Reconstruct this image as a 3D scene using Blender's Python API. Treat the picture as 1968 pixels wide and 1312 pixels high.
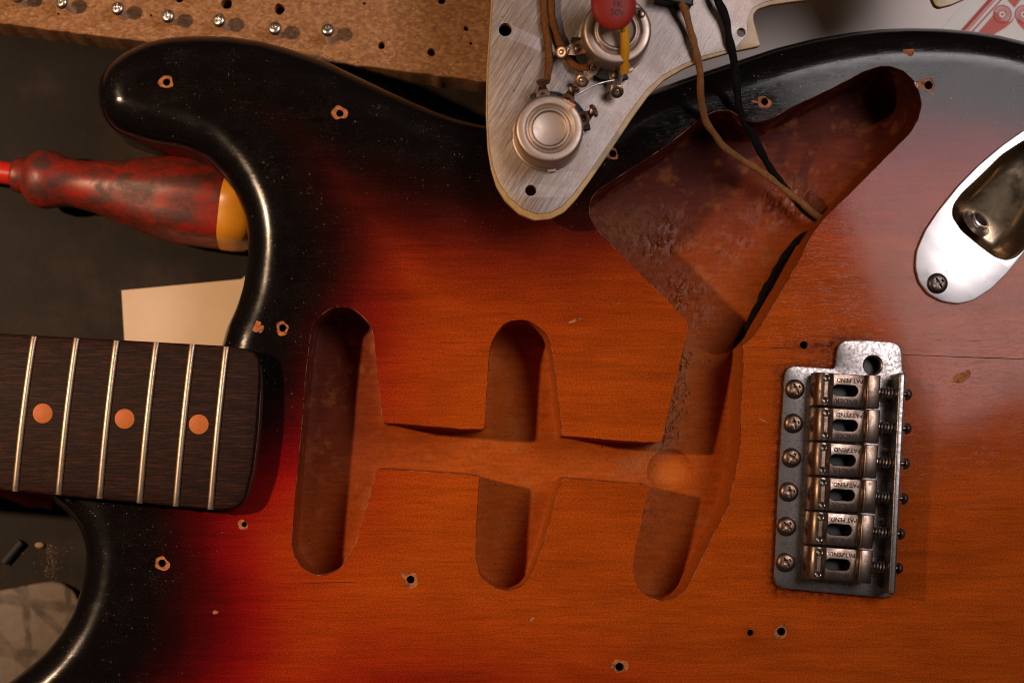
import bpy, bmesh, math, random
import numpy as np
from mathutils import Vector, Matrix
from mathutils.geometry import delaunay_2d_cdt

random.seed(7)
rng = np.random.default_rng(7)
sc = bpy.context.scene
for o in list(bpy.data.objects):
    bpy.data.objects.remove(o, do_unlink=True)
C = sc.collection

# ---------------------------------------------------------------- camera, light, exposure
# Plan units: 1 unit = S metres on the guitar's top face; x to the right, y down, z up (guitar top z = 0).
S = 0.00017
NX, NY, H = 860.0, 900.0, 3000.0          # the point straight below the camera, and the camera's height


def P(x, y, z=0.0):
    return Vector(((x - 984.0) * S, (656.0 - y) * S, z * S))


cam_d = bpy.data.cameras.new('camera')
cam = bpy.data.objects.new('camera', cam_d)
C.objects.link(cam)
cam.location = P(NX, NY, H)
cam_d.sensor_width = 36.0
cam_d.lens = 36.0 * H / 1968.0
cam_d.shift_x = (984.0 - NX) / 1968.0
cam_d.shift_y = (NY - 656.0) / 1968.0
cam_d.clip_start = 0.01
cam_d.clip_end = 20.0
cam_d.dof.use_dof = True
cam_d.dof.focus_distance = (H - 15) * S
cam_d.dof.aperture_fstop = 7.0
sc.camera = cam

w = bpy.data.worlds.new('World')
sc.world = w
w.use_nodes = True
bg = w.node_tree.nodes['Background']
bg.inputs[0].default_value = (1.0, 0.80, 0.66, 1)
bg.inputs[1].default_value = 0.022


def lamp(name, pos, target, sx, sy, watts, col, rot=0.0, shape='RECTANGLE'):
    d = bpy.data.lights.new(name, 'AREA')
    d.shape = shape
    d.size = sx * S
    if shape in ('RECTANGLE', 'ELLIPSE'):
        d.size_y = sy * S
    d.energy = watts
    d.color = col
    o = bpy.data.objects.new(name, d)
    C.objects.link(o)
    p, t = P(*pos), P(*target)
    q = (t - p).to_track_quat('-Z', 'Y')
    o.location = p
    o.rotation_euler = (q.to_matrix() @ Matrix.Rotation(rot, 3, 'Z')).to_euler()
    return o


# warm desk lamp low on the left, pale soft lamp above the upper right
sp = bpy.data.lights.new('desk_lamp_light', 'SPOT')
sp.energy = 17.6
sp.color = (1.0, 0.66, 0.40)
sp.shadow_soft_size = 80 * S
sp.spot_size = math.radians(46)
sp.spot_blend = 1.0
spo = bpy.data.objects.new('desk_lamp_light', sp)
C.objects.link(spo)
spo.location = P(-1970, 200, 3050)
spo.rotation_euler = (P(0, 720, 0) - P(-1970, 200, 3050)).to_track_quat('-Z', 'Y').to_euler()
sb = lamp('soft_box_light', (3420, -600, 4000), (3420, -600, 0), 1700, 2150, 3.2, (1.0, 0.90, 0.91))
sb.rotation_euler = (0, 0, math.radians(23.6))

vs = sc.view_settings
vs.view_transform = 'Standard'
vs.look = 'None'
vs.exposure = 0.0
vs.gamma = 1.0
vs.use_curve_mapping = False
sc.cycles.use_denoising = True
sc.cycles.filter_width = 1.05
sc.cycles.max_bounces = 6
sc.cycles.caustics_reflective = False
sc.cycles.caustics_refractive = False
sc.cycles.sample_clamp_indirect = 4.0


# ---------------------------------------------------------------- material helpers
class NT:
    def __init__(s, name):
        s.m = bpy.data.materials.new(name)
        s.m.use_nodes = True
        s.t = s.m.node_tree
        s.b = s.t.nodes['Principled BSDF']

    def n(s, kind, **kw):
        nd = s.t.nodes.new(kind)
        for k, v in kw.items():
            setattr(nd, k, v)
        return nd

    def lk(s, a, b):
        s.t.links.new(a, b)

    def set(s, nd, key, v):
        if isinstance(v, bpy.types.NodeSocket):
            s.lk(v, nd.inputs[key])
        else:
            nd.inputs[key].default_value = v

    def co(s, sx=1.0, sy=1.0, sz=1.0, off=(0, 0, 0), rot=0.0):
        tc = s.n('ShaderNodeTexCoord')
        mp = s.n('ShaderNodeMapping')
        mp.inputs['Scale'].default_value = (sx / S, sy / S, sz / S)
        mp.inputs['Location'].default_value = off
        src = tc.outputs['Object']
        if rot:
            mr = s.n('ShaderNodeMapping')
            mr.inputs['Rotation'].default_value = (0, 0, -rot)
            s.lk(src, mr.inputs['Vector'])
            src = mr.outputs[0]
        s.lk(src, mp.inputs['Vector'])
        return mp.outputs[0]

    def corand(s):
        oi = s.n('ShaderNodeObjectInfo')
        mu = s.n('ShaderNodeVectorMath', operation='SCALE')
        mu.inputs[0].default_value = (1, .7, .3)
        s.lk(s.math('MULTIPLY', oi.outputs['Random'], 900.0), mu.inputs['Scale'])
        ad = s.n('ShaderNodeVectorMath', operation='ADD')
        s.lk(s.co(), ad.inputs[0])
        s.lk(mu.outputs[0], ad.inputs[1])
        return ad.outputs[0]

    def noise(s, vec, scale, detail=4.0, rough=0.55, dist=0.0):
        nd = s.n('ShaderNodeTexNoise')
        s.lk(vec, nd.inputs['Vector'])
        nd.inputs['Scale'].default_value = scale
        nd.inputs['Detail'].default_value = detail
        nd.inputs['Roughness'].default_value = rough
        nd.inputs['Distortion'].default_value = dist
        return nd.outputs['Fac']

    def voro(s, vec, scale, feature='F1', rnd=1.0):
        nd = s.n('ShaderNodeTexVoronoi', feature=feature)
        s.lk(vec, nd.inputs['Vector'])
        nd.inputs['Scale'].default_value = scale
        nd.inputs['Randomness'].default_value = rnd
        return nd

    def ramp(s, fac, stops, interp='LINEAR'):
        nd = s.n('ShaderNodeValToRGB')
        cr = nd.color_ramp
        cr.interpolation = interp
        while len(cr.elements) < len(stops):
            cr.elements.new(0.5)
        for e, (p, c) in zip(cr.elements, stops):
            e.position = p
            e.color = c if len(c) == 4 else (*c, 1)
        s.lk(fac, nd.inputs[0])
        return nd.outputs[0]

    def rf(s, fac, a, b, lo=0.0, hi=1.0):
        nd = s.n('ShaderNodeMapRange')
        s.lk(fac, nd.inputs[0])
        for i, v in enumerate((a, b, lo, hi)):
            nd.inputs[1 + i].default_value = v
        return nd.outputs[0]

    def mix(s, fac, a, b, mode='MIX'):
        nd = s.n('ShaderNodeMix', data_type='RGBA', blend_type=mode)
        s.set(nd, 0, fac)
        for key, v in ((6, a), (7, b)):
            if isinstance(v, bpy.types.NodeSocket):
                s.lk(v, nd.inputs[key])
            else:
                nd.inputs[key].default_value = v if len(v) == 4 else (*v, 1)
        return nd.outputs[2]

    def math(s, op, a, b=None, c=None):
        nd = s.n('ShaderNodeMath', operation=op)
        for i, v in enumerate((a, b, c)):
            if v is not None:
                s.set(nd, i, v)
        return nd.outputs[0]

    def attr(s, name):
        nd = s.n('ShaderNodeAttribute', attribute_name=name)
        return nd.outputs['Fac']

    def bump(s, h, strength, dist=1.0, prev=None):
        nd = s.n('ShaderNodeBump')
        nd.inputs['Strength'].default_value = strength
        nd.inputs['Distance'].default_value = dist * S
        s.lk(h, nd.inputs['Height'])
        if prev is not None:
            s.lk(prev, nd.inputs['Normal'])
        return nd.outputs[0]

    def out(s, color=None, rough=None, metal=None, normal=None, **kw):
        for key, v in (('Base Color', color), ('Roughness', rough), ('Metallic', metal), ('Normal', normal)):
            if v is None:
                continue
            if key == 'Base Color' and not isinstance(v, bpy.types.NodeSocket) and len(v) == 3:
                v = (*v, 1)
            s.set(s.b, key, v)
        for k, v in kw.items():
            s.set(s.b, k.replace('_', ' '), v)
        return s.m


MAT = {}


def plain(name, col, rough=0.5, metal=0.0, **kw):
    n = NT(name)
    MAT[name] = n.out(col, rough, metal, **kw)
    return MAT[name]


def spots(n, vec, scale, keep, size):
    """round specks: a few of the voronoi cells carry one."""
    v = n.voro(vec, scale)
    sep = n.n('ShaderNodeSeparateColor')
    n.lk(v.outputs['Color'], sep.inputs[0])
    on = n.math('GREATER_THAN', sep.outputs[0], 1 - keep)
    sz = n.math('MULTIPLY', sep.outputs[1], size)
    near = n.math('LESS_THAN', v.outputs['Distance'], sz)
    return n.math('MULTIPLY', on, near)


def make_lacquer():
    n = NT('sunburst_lacquer')
    v = n.co()
    d = n.attr('burst')
    low = n.noise(v, 0.006, 3.0)
    fine = n.noise(v, 0.25, 3.0, 0.7)
    dd = n.math('ADD', d, n.math('MULTIPLY', n.math('SUBTRACT', low, 0.5), 0.14))
    dd = n.math('ADD', dd, n.math('MULTIPLY', n.math('SUBTRACT', fine, 0.5), 0.10))
    crim = n.ramp(dd, [(0.0, (.0045, .0035, .0035)), (.25, (.006, .0035, .0035)), (.33, (.026, .0030, .0032)),
                       (.41, (.085, .0028, .0040)), (.49, (.20, .0038, .0058)), (.58, (.31, .0085, .0058)),
                       (.72, (.40, .036, .0052)), (1.0, (.46, .076, .006))], 'LINEAR')
    brwn = n.ramp(dd, [(0.0, (.0045, .0035, .0035)), (.20, (.006, .0038, .0035)), (.32, (.018, .0045, .0035)),
                       (.43, (.065, .0085, .0045)), (.54, (.16, .021, .0050)), (.66, (.29, .044, .0050)),
                       (.82, (.41, .066, .0055)), (1.0, (.46, .078, .006))], 'LINEAR')
    col = n.mix(n.attr('crimson'), brwn, crim)
    g1 = n.noise(n.co(.012, .16, .1), 1.0, 5.0, 0.62)
    g2 = n.noise(n.co(.02, .7, .1, (3, 1, 0)), 1.0, 3.0, 0.6)
    gm = n.math('MULTIPLY', n.rf(g1, .3, .7, .82, 1.07), n.rf(g2, .3, .7, .87, 1.07))
    g0 = n.noise(n.co(.0032, .034, .1, (1, 6, 0)), 1.0, 4.0, .55, 1.2)
    gm = n.math('MULTIPLY', gm, n.rf(g0, .35, .65, .88, 1.07))
    gm = n.math('MULTIPLY', gm, n.rf(n.noise(n.co(.8, 1.15, 1), .34, 2.0, .75), .3, .7, .62, 1.30))
    cg = n.n('ShaderNodeCombineColor')
    for i in range(3):
        n.lk(gm, cg.inputs[i])
    col = n.mix(1.0, col, cg.outputs[0], 'MULTIPLY')
    # thin dark grain lines, a few
    gl = n.noise(n.co(.006, .28, .1, (9, 4, 0)), 1.0, 2.0, 0.5)
    col = n.mix(n.math('MULTIPLY', n.rf(gl, .62, .74), .38), col, (.34, .24, .30), 'MULTIPLY')
    gs = n.noise(n.co(.03, .5, .1, (2, 7, 0)), 1.0, 3.0, .65)
    col = n.mix(n.math('MULTIPLY', n.rf(gs, .63, .73), .40), col, (.40, .30, .35), 'MULTIPLY')
    blot = n.noise(n.co(.5, 1.0, 1), .009, 5, .6)
    col = n.mix(n.rf(blot, .40, .74, 0, .45), col, (.50, .46, .6), 'MULTIPLY')
    # dark pits and stains
    col = n.mix(n.math('MULTIPLY', spots(n, v, .05, .25, .07), .65), col, (.02, .006, .003))
    # fine pale dust and scuffs: dense in the band where hands and cloth rub, thin elsewhere
    wear = n.attr('wear')
    patch = n.rf(n.noise(v, .018, 4.0, .65), .44, .62)
    wv = n.math('ADD', n.math('MULTIPLY', n.math('MULTIPLY', wear, patch), 1.6), .10)
    scr = n.noise(n.co(.55, .75, 1, (0, 0, 0), .6), 1.0, 2.0, .8)
    dust = n.math('MULTIPLY', n.rf(scr, .62, .76), wv)
    sp1 = n.math('MULTIPLY', spots(n, v, .09, .16, .13), .6)
    sp2 = n.math('MULTIPLY', spots(n, v, .2, .30, .22), n.math('MULTIPLY', wv, 1.0))
    fac = n.math('MINIMUM', n.math('ADD', n.math('ADD', n.math('MULTIPLY', dust, .62), sp1), sp2), .75)
    sw = n.noise(n.co(1, 1, 1, (11, 5, 0)), .010, 2.0, .5)
    swl = n.rf(n.math('ABSOLUTE', n.math('SUBTRACT', n.math('FRACT', n.math('MULTIPLY', sw, 9.0)), .5)), .0, .022, 1.0, 0.0)
    fac = n.math('MINIMUM', n.math('ADD', fac, n.math('MULTIPLY', n.math('MULTIPLY', swl, n.rf(n.noise(v, .022, 3, .6), .58, .68)), .09)), .75)
    dark = n.rf(d, .40, .62, 1.0, .30)
    col = n.mix(n.math('MULTIPLY', fac, dark), col, (.30, .24, .20))
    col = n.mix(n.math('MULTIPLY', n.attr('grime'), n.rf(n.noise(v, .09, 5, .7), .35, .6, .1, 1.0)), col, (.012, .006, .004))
    # roughness: gloss with rubbed patches
    r0 = n.rf(n.noise(v, .02, 5.0, .6), .3, .75, .07, .13)
    hf = n.noise(v, .45, 2, .8)
    rub = n.math('MULTIPLY', n.math('MULTIPLY', wear, patch), n.rf(hf, .4, .65, .0, .14))
    rr = n.math('ADD', n.math('ADD', r0, rub), n.math('MULTIPLY', dust, .15))
    eg = n.attr('edge')
    rr = n.math('ADD', rr, n.math('MULTIPLY', eg, .07))
    spl = n.math('ADD', n.math('MULTIPLY', eg, .30), .145)
    b1 = n.bump(n.noise(v, .03, 3.0, .5), .035, 2.0)
    b2 = n.bump(n.noise(n.co(.05, .3, .3), 1.0, 3.0, .6), .025, .6, b1)
    cr = n.noise(n.co(.02, .12, .1, (5, 2, 0), .05), 1.0, 4.0, .6)
    b3 = n.bump(n.rf(n.math('ABSOLUTE', n.math('SUBTRACT', cr, .5)), 0.0, .008), .08, .5, b2)
    MAT['lacquer'] = n.out(col, rr, normal=b3, **{'Specular_IOR_Level': spl})


def make_cavity():
    n = NT('cavity_wood')
    v = n.co()
    d = n.attr('burst')
    raw = n.attr('raw')
    big = n.noise(v, .012, 4.0, .6)
    dd = n.math('ADD', d, n.math('MULTIPLY', n.math('SUBTRACT', big, .5), .22))
    col = n.ramp(dd, [(0.0, (.05, .014, .010)), (.30, (.10, .022, .016)), (.50, (.19, .035, .015)),
                      (.72, (.34, .062, .010)), (1.0, (.45, .090, .009))], 'LINEAR')
    st = n.noise(n.co(.02, .12, .1), 1.0, 5.0, .65)
    col = n.mix(n.rf(st, .40, .66, 0, .42), col, (.40, .40, .42), 'MULTIPLY')
    ch = n.noise(v, .03, 4, .6)
    col = n.mix(n.math('MULTIPLY', n.rf(ch, .54, .68), .45), col, (.40, .13, .035))
    fz = n.noise(n.co(.16, .07, .1, (0, 0, 0), .5), 1.0, 5.0, .75)
    raw_lit_fac = n.math('MULTIPLY', raw, n.rf(fz, .35, .6))
    col = n.mix(raw_lit_fac, col, (.34, .16, .08))  # tan of unfinished wood, also used for the painted lit floor
    col = n.mix(n.attr('amber'), col, (.58, .155, .022))
    fn2 = n.noise(v, .3, 3, .7)
    col = n.mix(n.rf(fn2, .45, .75, 0, .5), col, (.07, .018, .006))
    col = n.mix(n.math('MULTIPLY', spots(n, v, .07, .15, .16), .8), col, (.025, .010, .006))
    h1 = n.noise(v, .035, 3.0, .55)
    h2 = n.noise(n.co(.10, .05, .1, (0, 0, 0), .55), 1.0, 5.0, .7)
    b1 = n.bump(h1, .16, 4.0)
    b2 = n.bump(h2, .10, 1.5, b1)
    b3 = n.bump(n.math('MULTIPLY', fz, raw), .6, 4.0, b2)
    gl = n.math('MULTIPLY', n.attr('wet'), n.rf(n.noise(n.co(1, 1, 1, (7, 3, 0)), .035, 4, .65), .40, .58))
    rip = n.noise(n.co(.11, .05, .1, (0, 0, 0), -.5), 1.0, 1.5, .5)
    b4 = n.bump(n.math('MULTIPLY', n.rf(rip, .46, .68), gl), 1.0, 7.0, b3)
    rr = n.math('SUBTRACT', n.math('ADD', n.rf(big, .3, .7, .42, .6), n.math('MULTIPLY', raw, .25)), n.math('MULTIPLY', gl, .40))
    spv = n.math('ADD', n.math('MULTIPLY', gl, .50), .04)
    MAT['cavity'] = n.out(col, rr, normal=b4, **{'Specular_IOR_Level': spv})


def make_bare():
    n = NT('bare_chipped_wood')
    v = n.co()
    a = n.noise(v, .3, 4, .7)
    bc = n.mix(n.rf(a, .3, .7), (.36, .10, .022), (.52, .17, .042))
    bc = n.mix(n.rf(n.noise(v, .11, 4, .7), .46, .62, 0, .85), bc, (.09, .028, .010))
    MAT['bare'] = n.out(bc, .75, normal=n.bump(a, .5, 1.5))
    n = NT('drilled_hole_wood')
    MAT['hole'] = n.out((.03, .014, .008), .8)
    n = NT('cavity_rim_lacquer_glint')
    a = n.noise(n.co(), .035, 5, .6)
    MAT['rim'] = n.out(n.mix(n.rf(a, .46, .66), (.10, .03, .014), (.50, .24, .14)), .3)  # pale parts: chipped edge plus a highlight painted along the rim


def make_metals():
    def metal(name, base, dark, rough, sc1=.12, amt=.6, pits=.5, rust=(.10, .04, .015), rusta=.25, met=1.0, streak=None, bumpy=.15):
        n = NT(name)
        v = n.corand()
        a = n.noise(v, sc1, 5, .65)
        col = n.mix(n.math('MULTIPLY', n.rf(a, .42, .72), amt), base, dark)
        b = n.noise(v, sc1 * .35, 4, .6)
        col = n.mix(n.math('MULTIPLY', n.rf(b, .5, .72), rusta), col, rust)
        col = n.mix(n.math('MULTIPLY', spots(n, v, .22, pits, .22), .8), col, (.03, .018, .012))
        rr = n.rf(a, .3, .75, rough, rough + .22)
        nb = n.bump(n.noise(v, .5, 3, .6), bumpy, .6)
        if streak:
            s_ = n.noise(n.co(*streak), 1.0, 4, .7)
            nb = n.bump(s_, .25, 1.0, nb)
            col = n.mix(n.math('MULTIPLY', n.rf(s_, .45, .7), .45), col, dark)
        MAT[name] = n.out(col, rr, met, normal=nb)
    metal('nickel', (.50, .44, .41), (.20, .16, .14), .26, pits=.3)
    metal('chrome_worn', (.42, .385, .375), (.07, .055, .048), .27, sc1=.16, amt=.95, pits=.9, rusta=.25)
    metal('saddle_steel', (.29, .215, .17), (.075, .045, .03), .25, sc1=.07, amt=.75, pits=.9, rusta=.5)
    metal('screw_steel', (.28, .19, .135), (.10, .06, .04), .30, pits=.3, rusta=.5)
    metal('dark_steel', (.16, .13, .11), (.06, .045, .04), .32, pits=.2, rusta=.2)
    metal('pot_can', (.54, .425, .35), (.36, .26, .20), .40, sc1=.02, amt=.5, pits=.14, rusta=.12, bumpy=.05)
    metal('bright_plate', (.74, .72, .72), (.62, .59, .58), .28, sc1=.03, amt=.3, pits=.08, rusta=.0, bumpy=.05)
    metal('cup_metal', (.46, .35, .23), (.14, .095, .055), .20, sc1=.03, amt=.7, pits=.1, rusta=.1)
    metal('fret_wire', (.56, .43, .32), (.30, .21, .14), .34, sc1=.2, amt=.6, pits=.1, rusta=.1)
    metal('bright_screw', (.72, .66, .60), (.45, .38, .32), .24, pits=.1, rusta=.0)
    metal('lug_metal', (.34, .22, .15), (.10, .06, .04), .28, pits=.3, rusta=.4)
    metal('solder', (.55, .52, .50), (.25, .2, .18), .28, pits=.1, rusta=.1)
    # brushed aluminium shield with slanted scratches
    n = NT('brushed_aluminium')
    rot = math.radians(58)
    v = n.co()
    s1 = n.noise(n.co(.018, .42, 1, (0, 0, 0), rot), 1.0, 4, .7)
    s2 = n.noise(n.co(.03, .9, 1, (4, 3, 0), rot + .12), 1.0, 3, .7)
    cl = n.noise(v, .012, 5, .65)
    col = n.mix(n.rf(s1, .35, .68), (.25, .205, .188), (.53, .462, .432))
    col = n.mix(n.math('MULTIPLY', n.rf(cl, .45, .70), .6), col, (.27, .18, .135))
    col = n.mix(n.math('MULTIPLY', n.rf(s2, .62, .74), .6), col, (.80, .76, .72))
    col = n.mix(n.math('MULTIPLY', spots(n, v, .05, .25, .09), .85), col, (.05, .025, .015))
    rr = n.rf(s1, .3, .7, .40, .58)
    nb = n.bump(s1, .35, 1.0)
    nb = n.bump(s2, .30, .8, nb)
    MAT['aluminium'] = n.out(col, rr, .88, normal=nb)


def make_others():
    # rosewood fingerboard
    n = NT('rosewood')
    v = n.co()
    a = n.noise(n.co(.02, .30, .2), 1.0, 6, .7, .3)
    b = n.noise(n.co(.05, 1.1, .2, (3, 3, 0)), 1.0, 4, .7)
    col = n.ramp(a, [(.28, (.006, .0035, .003)), (.48, (.016, .007, .005)), (.62, (.045, .014, .008)), (.78, (.10, .026, .012))])
    col = n.mix(n.rf(b, .52, .66, 0, .75), col, (.008, .005, .004))
    pore = n.noise(n.co(.07, 1.6, .2, (1, 8, 0)), 1.0, 2, .6)
    col = n.mix(n.rf(pore, .69, .74, 0, .4), col, (.20, .10, .06))
    MAT['rosewood'] = n.out(col, n.rf(b, .3, .7, .42, .62), normal=n.bump(b, .35, 1.2), **{'Specular_IOR_Level': .10})
    plain('neck_wood', (.085, .028, .014), .35)
    n = NT('clay_inlay')
    a = n.noise(n.co(), .2, 4, .6)
    MAT['inlay'] = n.out(n.mix(n.rf(a, .3, .7), (.44, .115, .026), (.52, .15, .036)), .55, **{'Specular_IOR_Level': .25})
    # chipboard
    n = NT('chipboard')
    v = n.co()
    vo = n.voro(n.co(.8, 1.2, 1), .19)
    a = n.noise(v, .055, 5, .7)
    f = n.noise(n.co(1, 1.6, 1), .14, 4, .75)
    sep = n.n('ShaderNodeSeparateColor')
    n.lk(vo.outputs['Color'], sep.inputs[0])
    col = n.ramp(sep.outputs[0], [(0.0, (.20, .088, .034)), (.5, (.33, .155, .062)), (1.0, (.48, .25, .11))])
    col = n.mix(n.rf(a, .35, .7, 0, .7), col, (.26, .11, .038))
    col = n.mix(n.rf(f, .58, .72, 0, .7), col, (.09, .035, .015))
    col = n.mix(n.math('MULTIPLY', spots(n, v, .05, .3, .12), .7), col, (.05, .022, .010))
    MAT['chipboard'] = n.out(col, .85, normal=n.bump(f, .5, 2.5))
    # table
    n = NT('dark_bench')
    v = n.co()
    a = n.noise(v, .006, 6, .62)
    b = n.noise(v, .03, 5, .7)
    col = n.ramp(a, [(.30, (.006, .0042, .0032)), (.50, (.013, .0088, .0062)), (.64, (.034, .021, .014)), (.76, (.08, .052, .036))])
    col = n.mix(n.rf(b, .60, .78, 0, .4), col, (.045, .028, .019))
    col = n.mix(n.rf(n.noise(v, .25, 3, .7), .4, .75, 0, .6), col, (.004, .003, .0025))
    MAT['bench'] = n.out(col, n.rf(a, .3, .7, .45, .65), normal=n.bump(b, .2, 2.0), **{'Specular_IOR_Level': .12})

    def paper(name, c1, c2, rough=.75):
        n = NT(name)
        v = n.co()
        a = n.noise(v, .006, 4, .6)
        MAT[name] = n.out(n.mix(n.rf(a, .35, .7), c1, c2), rough, normal=n.bump(n.noise(v, .3, 3, .6), .08, .6))
    paper('cream_paper', (.70, .52, .36), (.62, .45, .30))
    paper('white_paper', (.88, .79, .74), (.82, .73, .68))
    paper('card_paper', (.84, .80, .74), (.78, .74, .68), .6)
    plain('red_ink', (.52, .030, .018), .6)
    plain('pale_red_ink', (.60, .12, .085), .6)
    n = NT('aged_cream_plastic')
    a = n.noise(n.co(), .05, 5, .65)
    col = n.mix(n.rf(a, .35, .75), (.46, .31, .125), (.32, .17, .055))
    col = n.mix(n.math('MULTIPLY', spots(n, n.co(), .06, .3, .12), .6), col, (.12, .05, .015))
    MAT['cream_plastic'] = n.out(col, .35)
    # cloth covered wires
    def cloth(name, c1, c2):
        n = NT(name)
        wv = n.n('ShaderNodeTexWave')
        n.lk(n.co(1, 1, 1, (0, 0, 0), .7), wv.inputs['Vector'])
        wv.inputs['Scale'].default_value = .35
        wv.inputs['Distortion'].default_value = 3.0
        a = n.noise(n.co(), .12, 4, .65)
        col = n.mix(n.rf(a, .3, .75), c1, c2)
        MAT[name] = n.out(col, .85, normal=n.bump(n.noise(n.co(), .7, 2, .7), .6, 1.6, n.bump(wv.outputs['Fac'], .5, 2.0)), **{'Specular_IOR_Level': .12})
    cloth('tan_cloth', (.34, .16, .060), (.20, .080, .026))
    cloth('brown_cloth', (.27, .105, .030), (.15, .048, .013))
    cloth('black_cloth', (.005, .005, .006), (.014, .013, .013))
    plain('fibre', (.46, .17, .055), .8, Specular_IOR_Level=.1)
    plain('shaft_steel', (.62, .57, .53), .3, .55)
    plain('black_phenolic', (.010, .010, .011), .7)
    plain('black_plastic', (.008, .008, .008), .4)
    plain('faded_print', (.022, .007, .006), .6)
    plain('stamp_dark', (.018, .010, .007), .7)
    n = NT('red_ceramic')
    a = n.noise(n.co(), .3, 4, .7)
    MAT['red_ceramic'] = n.out(n.mix(n.rf(a, .35, .7), (.26, .016, .009), (.33, .030, .017)), .5, normal=n.bump(a, .12, 1.0), **{'Specular_IOR_Level': .22})
    plain('yellow_sleeve', (.60, .27, .008), .35)
    plain('copper', (.75, .28, .12), .4)
    # screwdriver
    n = NT('grimy_red_plastic')
    v = n.co()
    a = n.noise(n.co(.8, 1.2, 1), .022, 6, .68, .4)
    sx = n.n('ShaderNodeSeparateXYZ')
    n.lk(v, sx.inputs[0])
    a2 = n.math('ADD', a, n.math('MULTIPLY', n.rf(sx.outputs[0], -60, 330, .12, -.07), 1.0))
    a2 = n.math('ADD', a2, n.math('MULTIPLY', n.math('SUBTRACT', n.noise(v, .09, 4, .75), .5), .22))
    col = n.mix(n.rf(a2, .47, .72, 0, .90), (.30, .017, .007), (.036, .016, .011))
    b = n.noise(v, .12, 4, .7)
    col = n.mix(n.rf(b, .62, .7, 0, .6), col, (.05, .020, .014))
    MAT['grimy_red'] = n.out(col, n.rf(a, .4, .6, .38, .55), normal=n.bump(b, .12, 1.2))
    plain('red_shaft', (.52, .020, .010), .35)
    n = NT('amber_plastic')
    a = n.noise(n.co(), .02, 4, .6)
    MAT['amber'] = n.out(n.mix(n.rf(a, .3, .7), (.72, .31, .02), (.60, .22, .012)), .35)
    # pad with dark crossing strokes
    n = NT('beige_pad_print')
    v = n.co()
    wob = n.noise(v, .012, 3, .6)
    sep = n.n('ShaderNodeSeparateXYZ')
    n.lk(v, sep.inputs[0])
    strokes = None
    for ax, ay, off, wd in ((1.0, .06, 0.0, .05), (.10, 1.0, .45, .06), (.62, .78, .2, .05)):
        q = n.math('ADD', n.math('MULTIPLY', sep.outputs[0], ax / 88.0), n.math('MULTIPLY', sep.outputs[1], ay / 105.0))
        q = n.math('ADD', n.math('ADD', q, off), n.math('MULTIPLY', wob, .3))
        f = n.math('ABSOLUTE', n.math('SUBTRACT', n.math('FRACT', q), .5))
        st = n.rf(f, wd, wd * 2.2, 1.0, 0.0)
        strokes = st if strokes is None else n.math('MAXIMUM', strokes, st)
    a = n.noise(v, .05, 5, .65)
    col = n.mix(n.rf(a, .35, .7), (.155, .112, .078), (.115, .083, .058))
    col = n.mix(n.math('MULTIPLY', strokes, n.rf(n.noise(v, .03, 3, .6), .35, .6, .25, .85)), col, (.035, .022, .014))
    MAT['pad'] = n.out(col, .7)
    plain('crumb', (.30, .20, .13), .85)


make_lacquer(); make_cavity(); make_bare(); make_metals(); make_others()


# ---------------------------------------------------------------- geometry helpers
def U(px, py, z=0.0):
    """where the sight line through a picture point meets height z (plan units)."""
    k = (H - z) / H
    return (NX + (px - NX) * k, NY + (py - NY) * k)


def UL(pts, z):
    return [U(p[0], p[1], p[2] if len(p) > 2 else z) for p in pts]


def area2(p):
    p = np.asarray(p)
    q = np.roll(p, -1, 0)
    return float((p[:, 0] * q[:, 1] - q[:, 0] * p[:, 1]).sum())


def resample(pts, step, closed=True):
    p = np.asarray(pts, float)
    if closed:
        p = np.vstack([p, p[:1]])
    seg = np.hypot(*np.diff(p, axis=0).T)
    s = np.concatenate([[0], np.cumsum(seg)])
    n = max(int(round(s[-1] / step)), 3)
    t = np.linspace(0, s[-1], n + (0 if closed else 1), endpoint=not closed)
    return np.stack([np.interp(t, s, p[:, i]) for i in range(p.shape[1])], 1)


def smooth(p, sigma, step, closed=True):
    k = int(max(1, 3 * sigma / step))
    x = np.arange(-k, k + 1) * step
    g = np.exp(-.5 * (x / sigma) ** 2)
    g /= g.sum()
    if closed:
        q = np.vstack([p[-k:], p, p[:k]])
    else:
        a = 2 * p[0] - p[1:k + 1][::-1]
        b = 2 * p[-1] - p[-k - 1:-1][::-1]
        q = np.vstack([a, p, b])
    return np.stack([np.convolve(q[:, i], g, 'valid') for i in range(p.shape[1])], 1)


def outline(pts, step=5.0, sigma=6.0):
    p = smooth(resample(pts, step), sigma, step)
    return p if area2(p) > 0 else p[::-1].copy()


def normals2(p):
    t = np.roll(p, -1, 0) - np.roll(p, 1, 0)
    t /= np.maximum(np.hypot(t[:, 0], t[:, 1]), 1e-9)[:, None]
    return np.stack([t[:, 1], -t[:, 0]], 1)     # outward for area2 > 0


def inside(pts, poly):
    x, y = pts[:, 0], pts[:, 1]
    r = np.zeros(len(pts), bool)
    a = np.asarray(poly)
    b = np.roll(a, -1, 0)
    for (x1, y1), (x2, y2) in zip(a, b):
        c = (y1 > y) != (y2 > y)
        if c.any():
            r ^= c & (x < (x2 - x1) * (y - y1) / ((y2 - y1) if y2 != y1 else 1e-9) + x1)
    return r


def segdist(pts, poly, closed=True):
    a = np.asarray(poly, float)
    b = np.roll(a, -1, 0) if closed else a[1:]
    a = a if closed else a[:-1]
    best = np.full(len(pts), 1e9)
    for p, q in zip(a, b):
        d = q - p
        L = max((d * d).sum(), 1e-9)
        t = np.clip(((pts - p) @ d) / L, 0, 1)
        r = pts - (p + t[:, None] * d)
        best = np.minimum(best, (r * r).sum(1))
    return np.sqrt(best)


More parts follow.
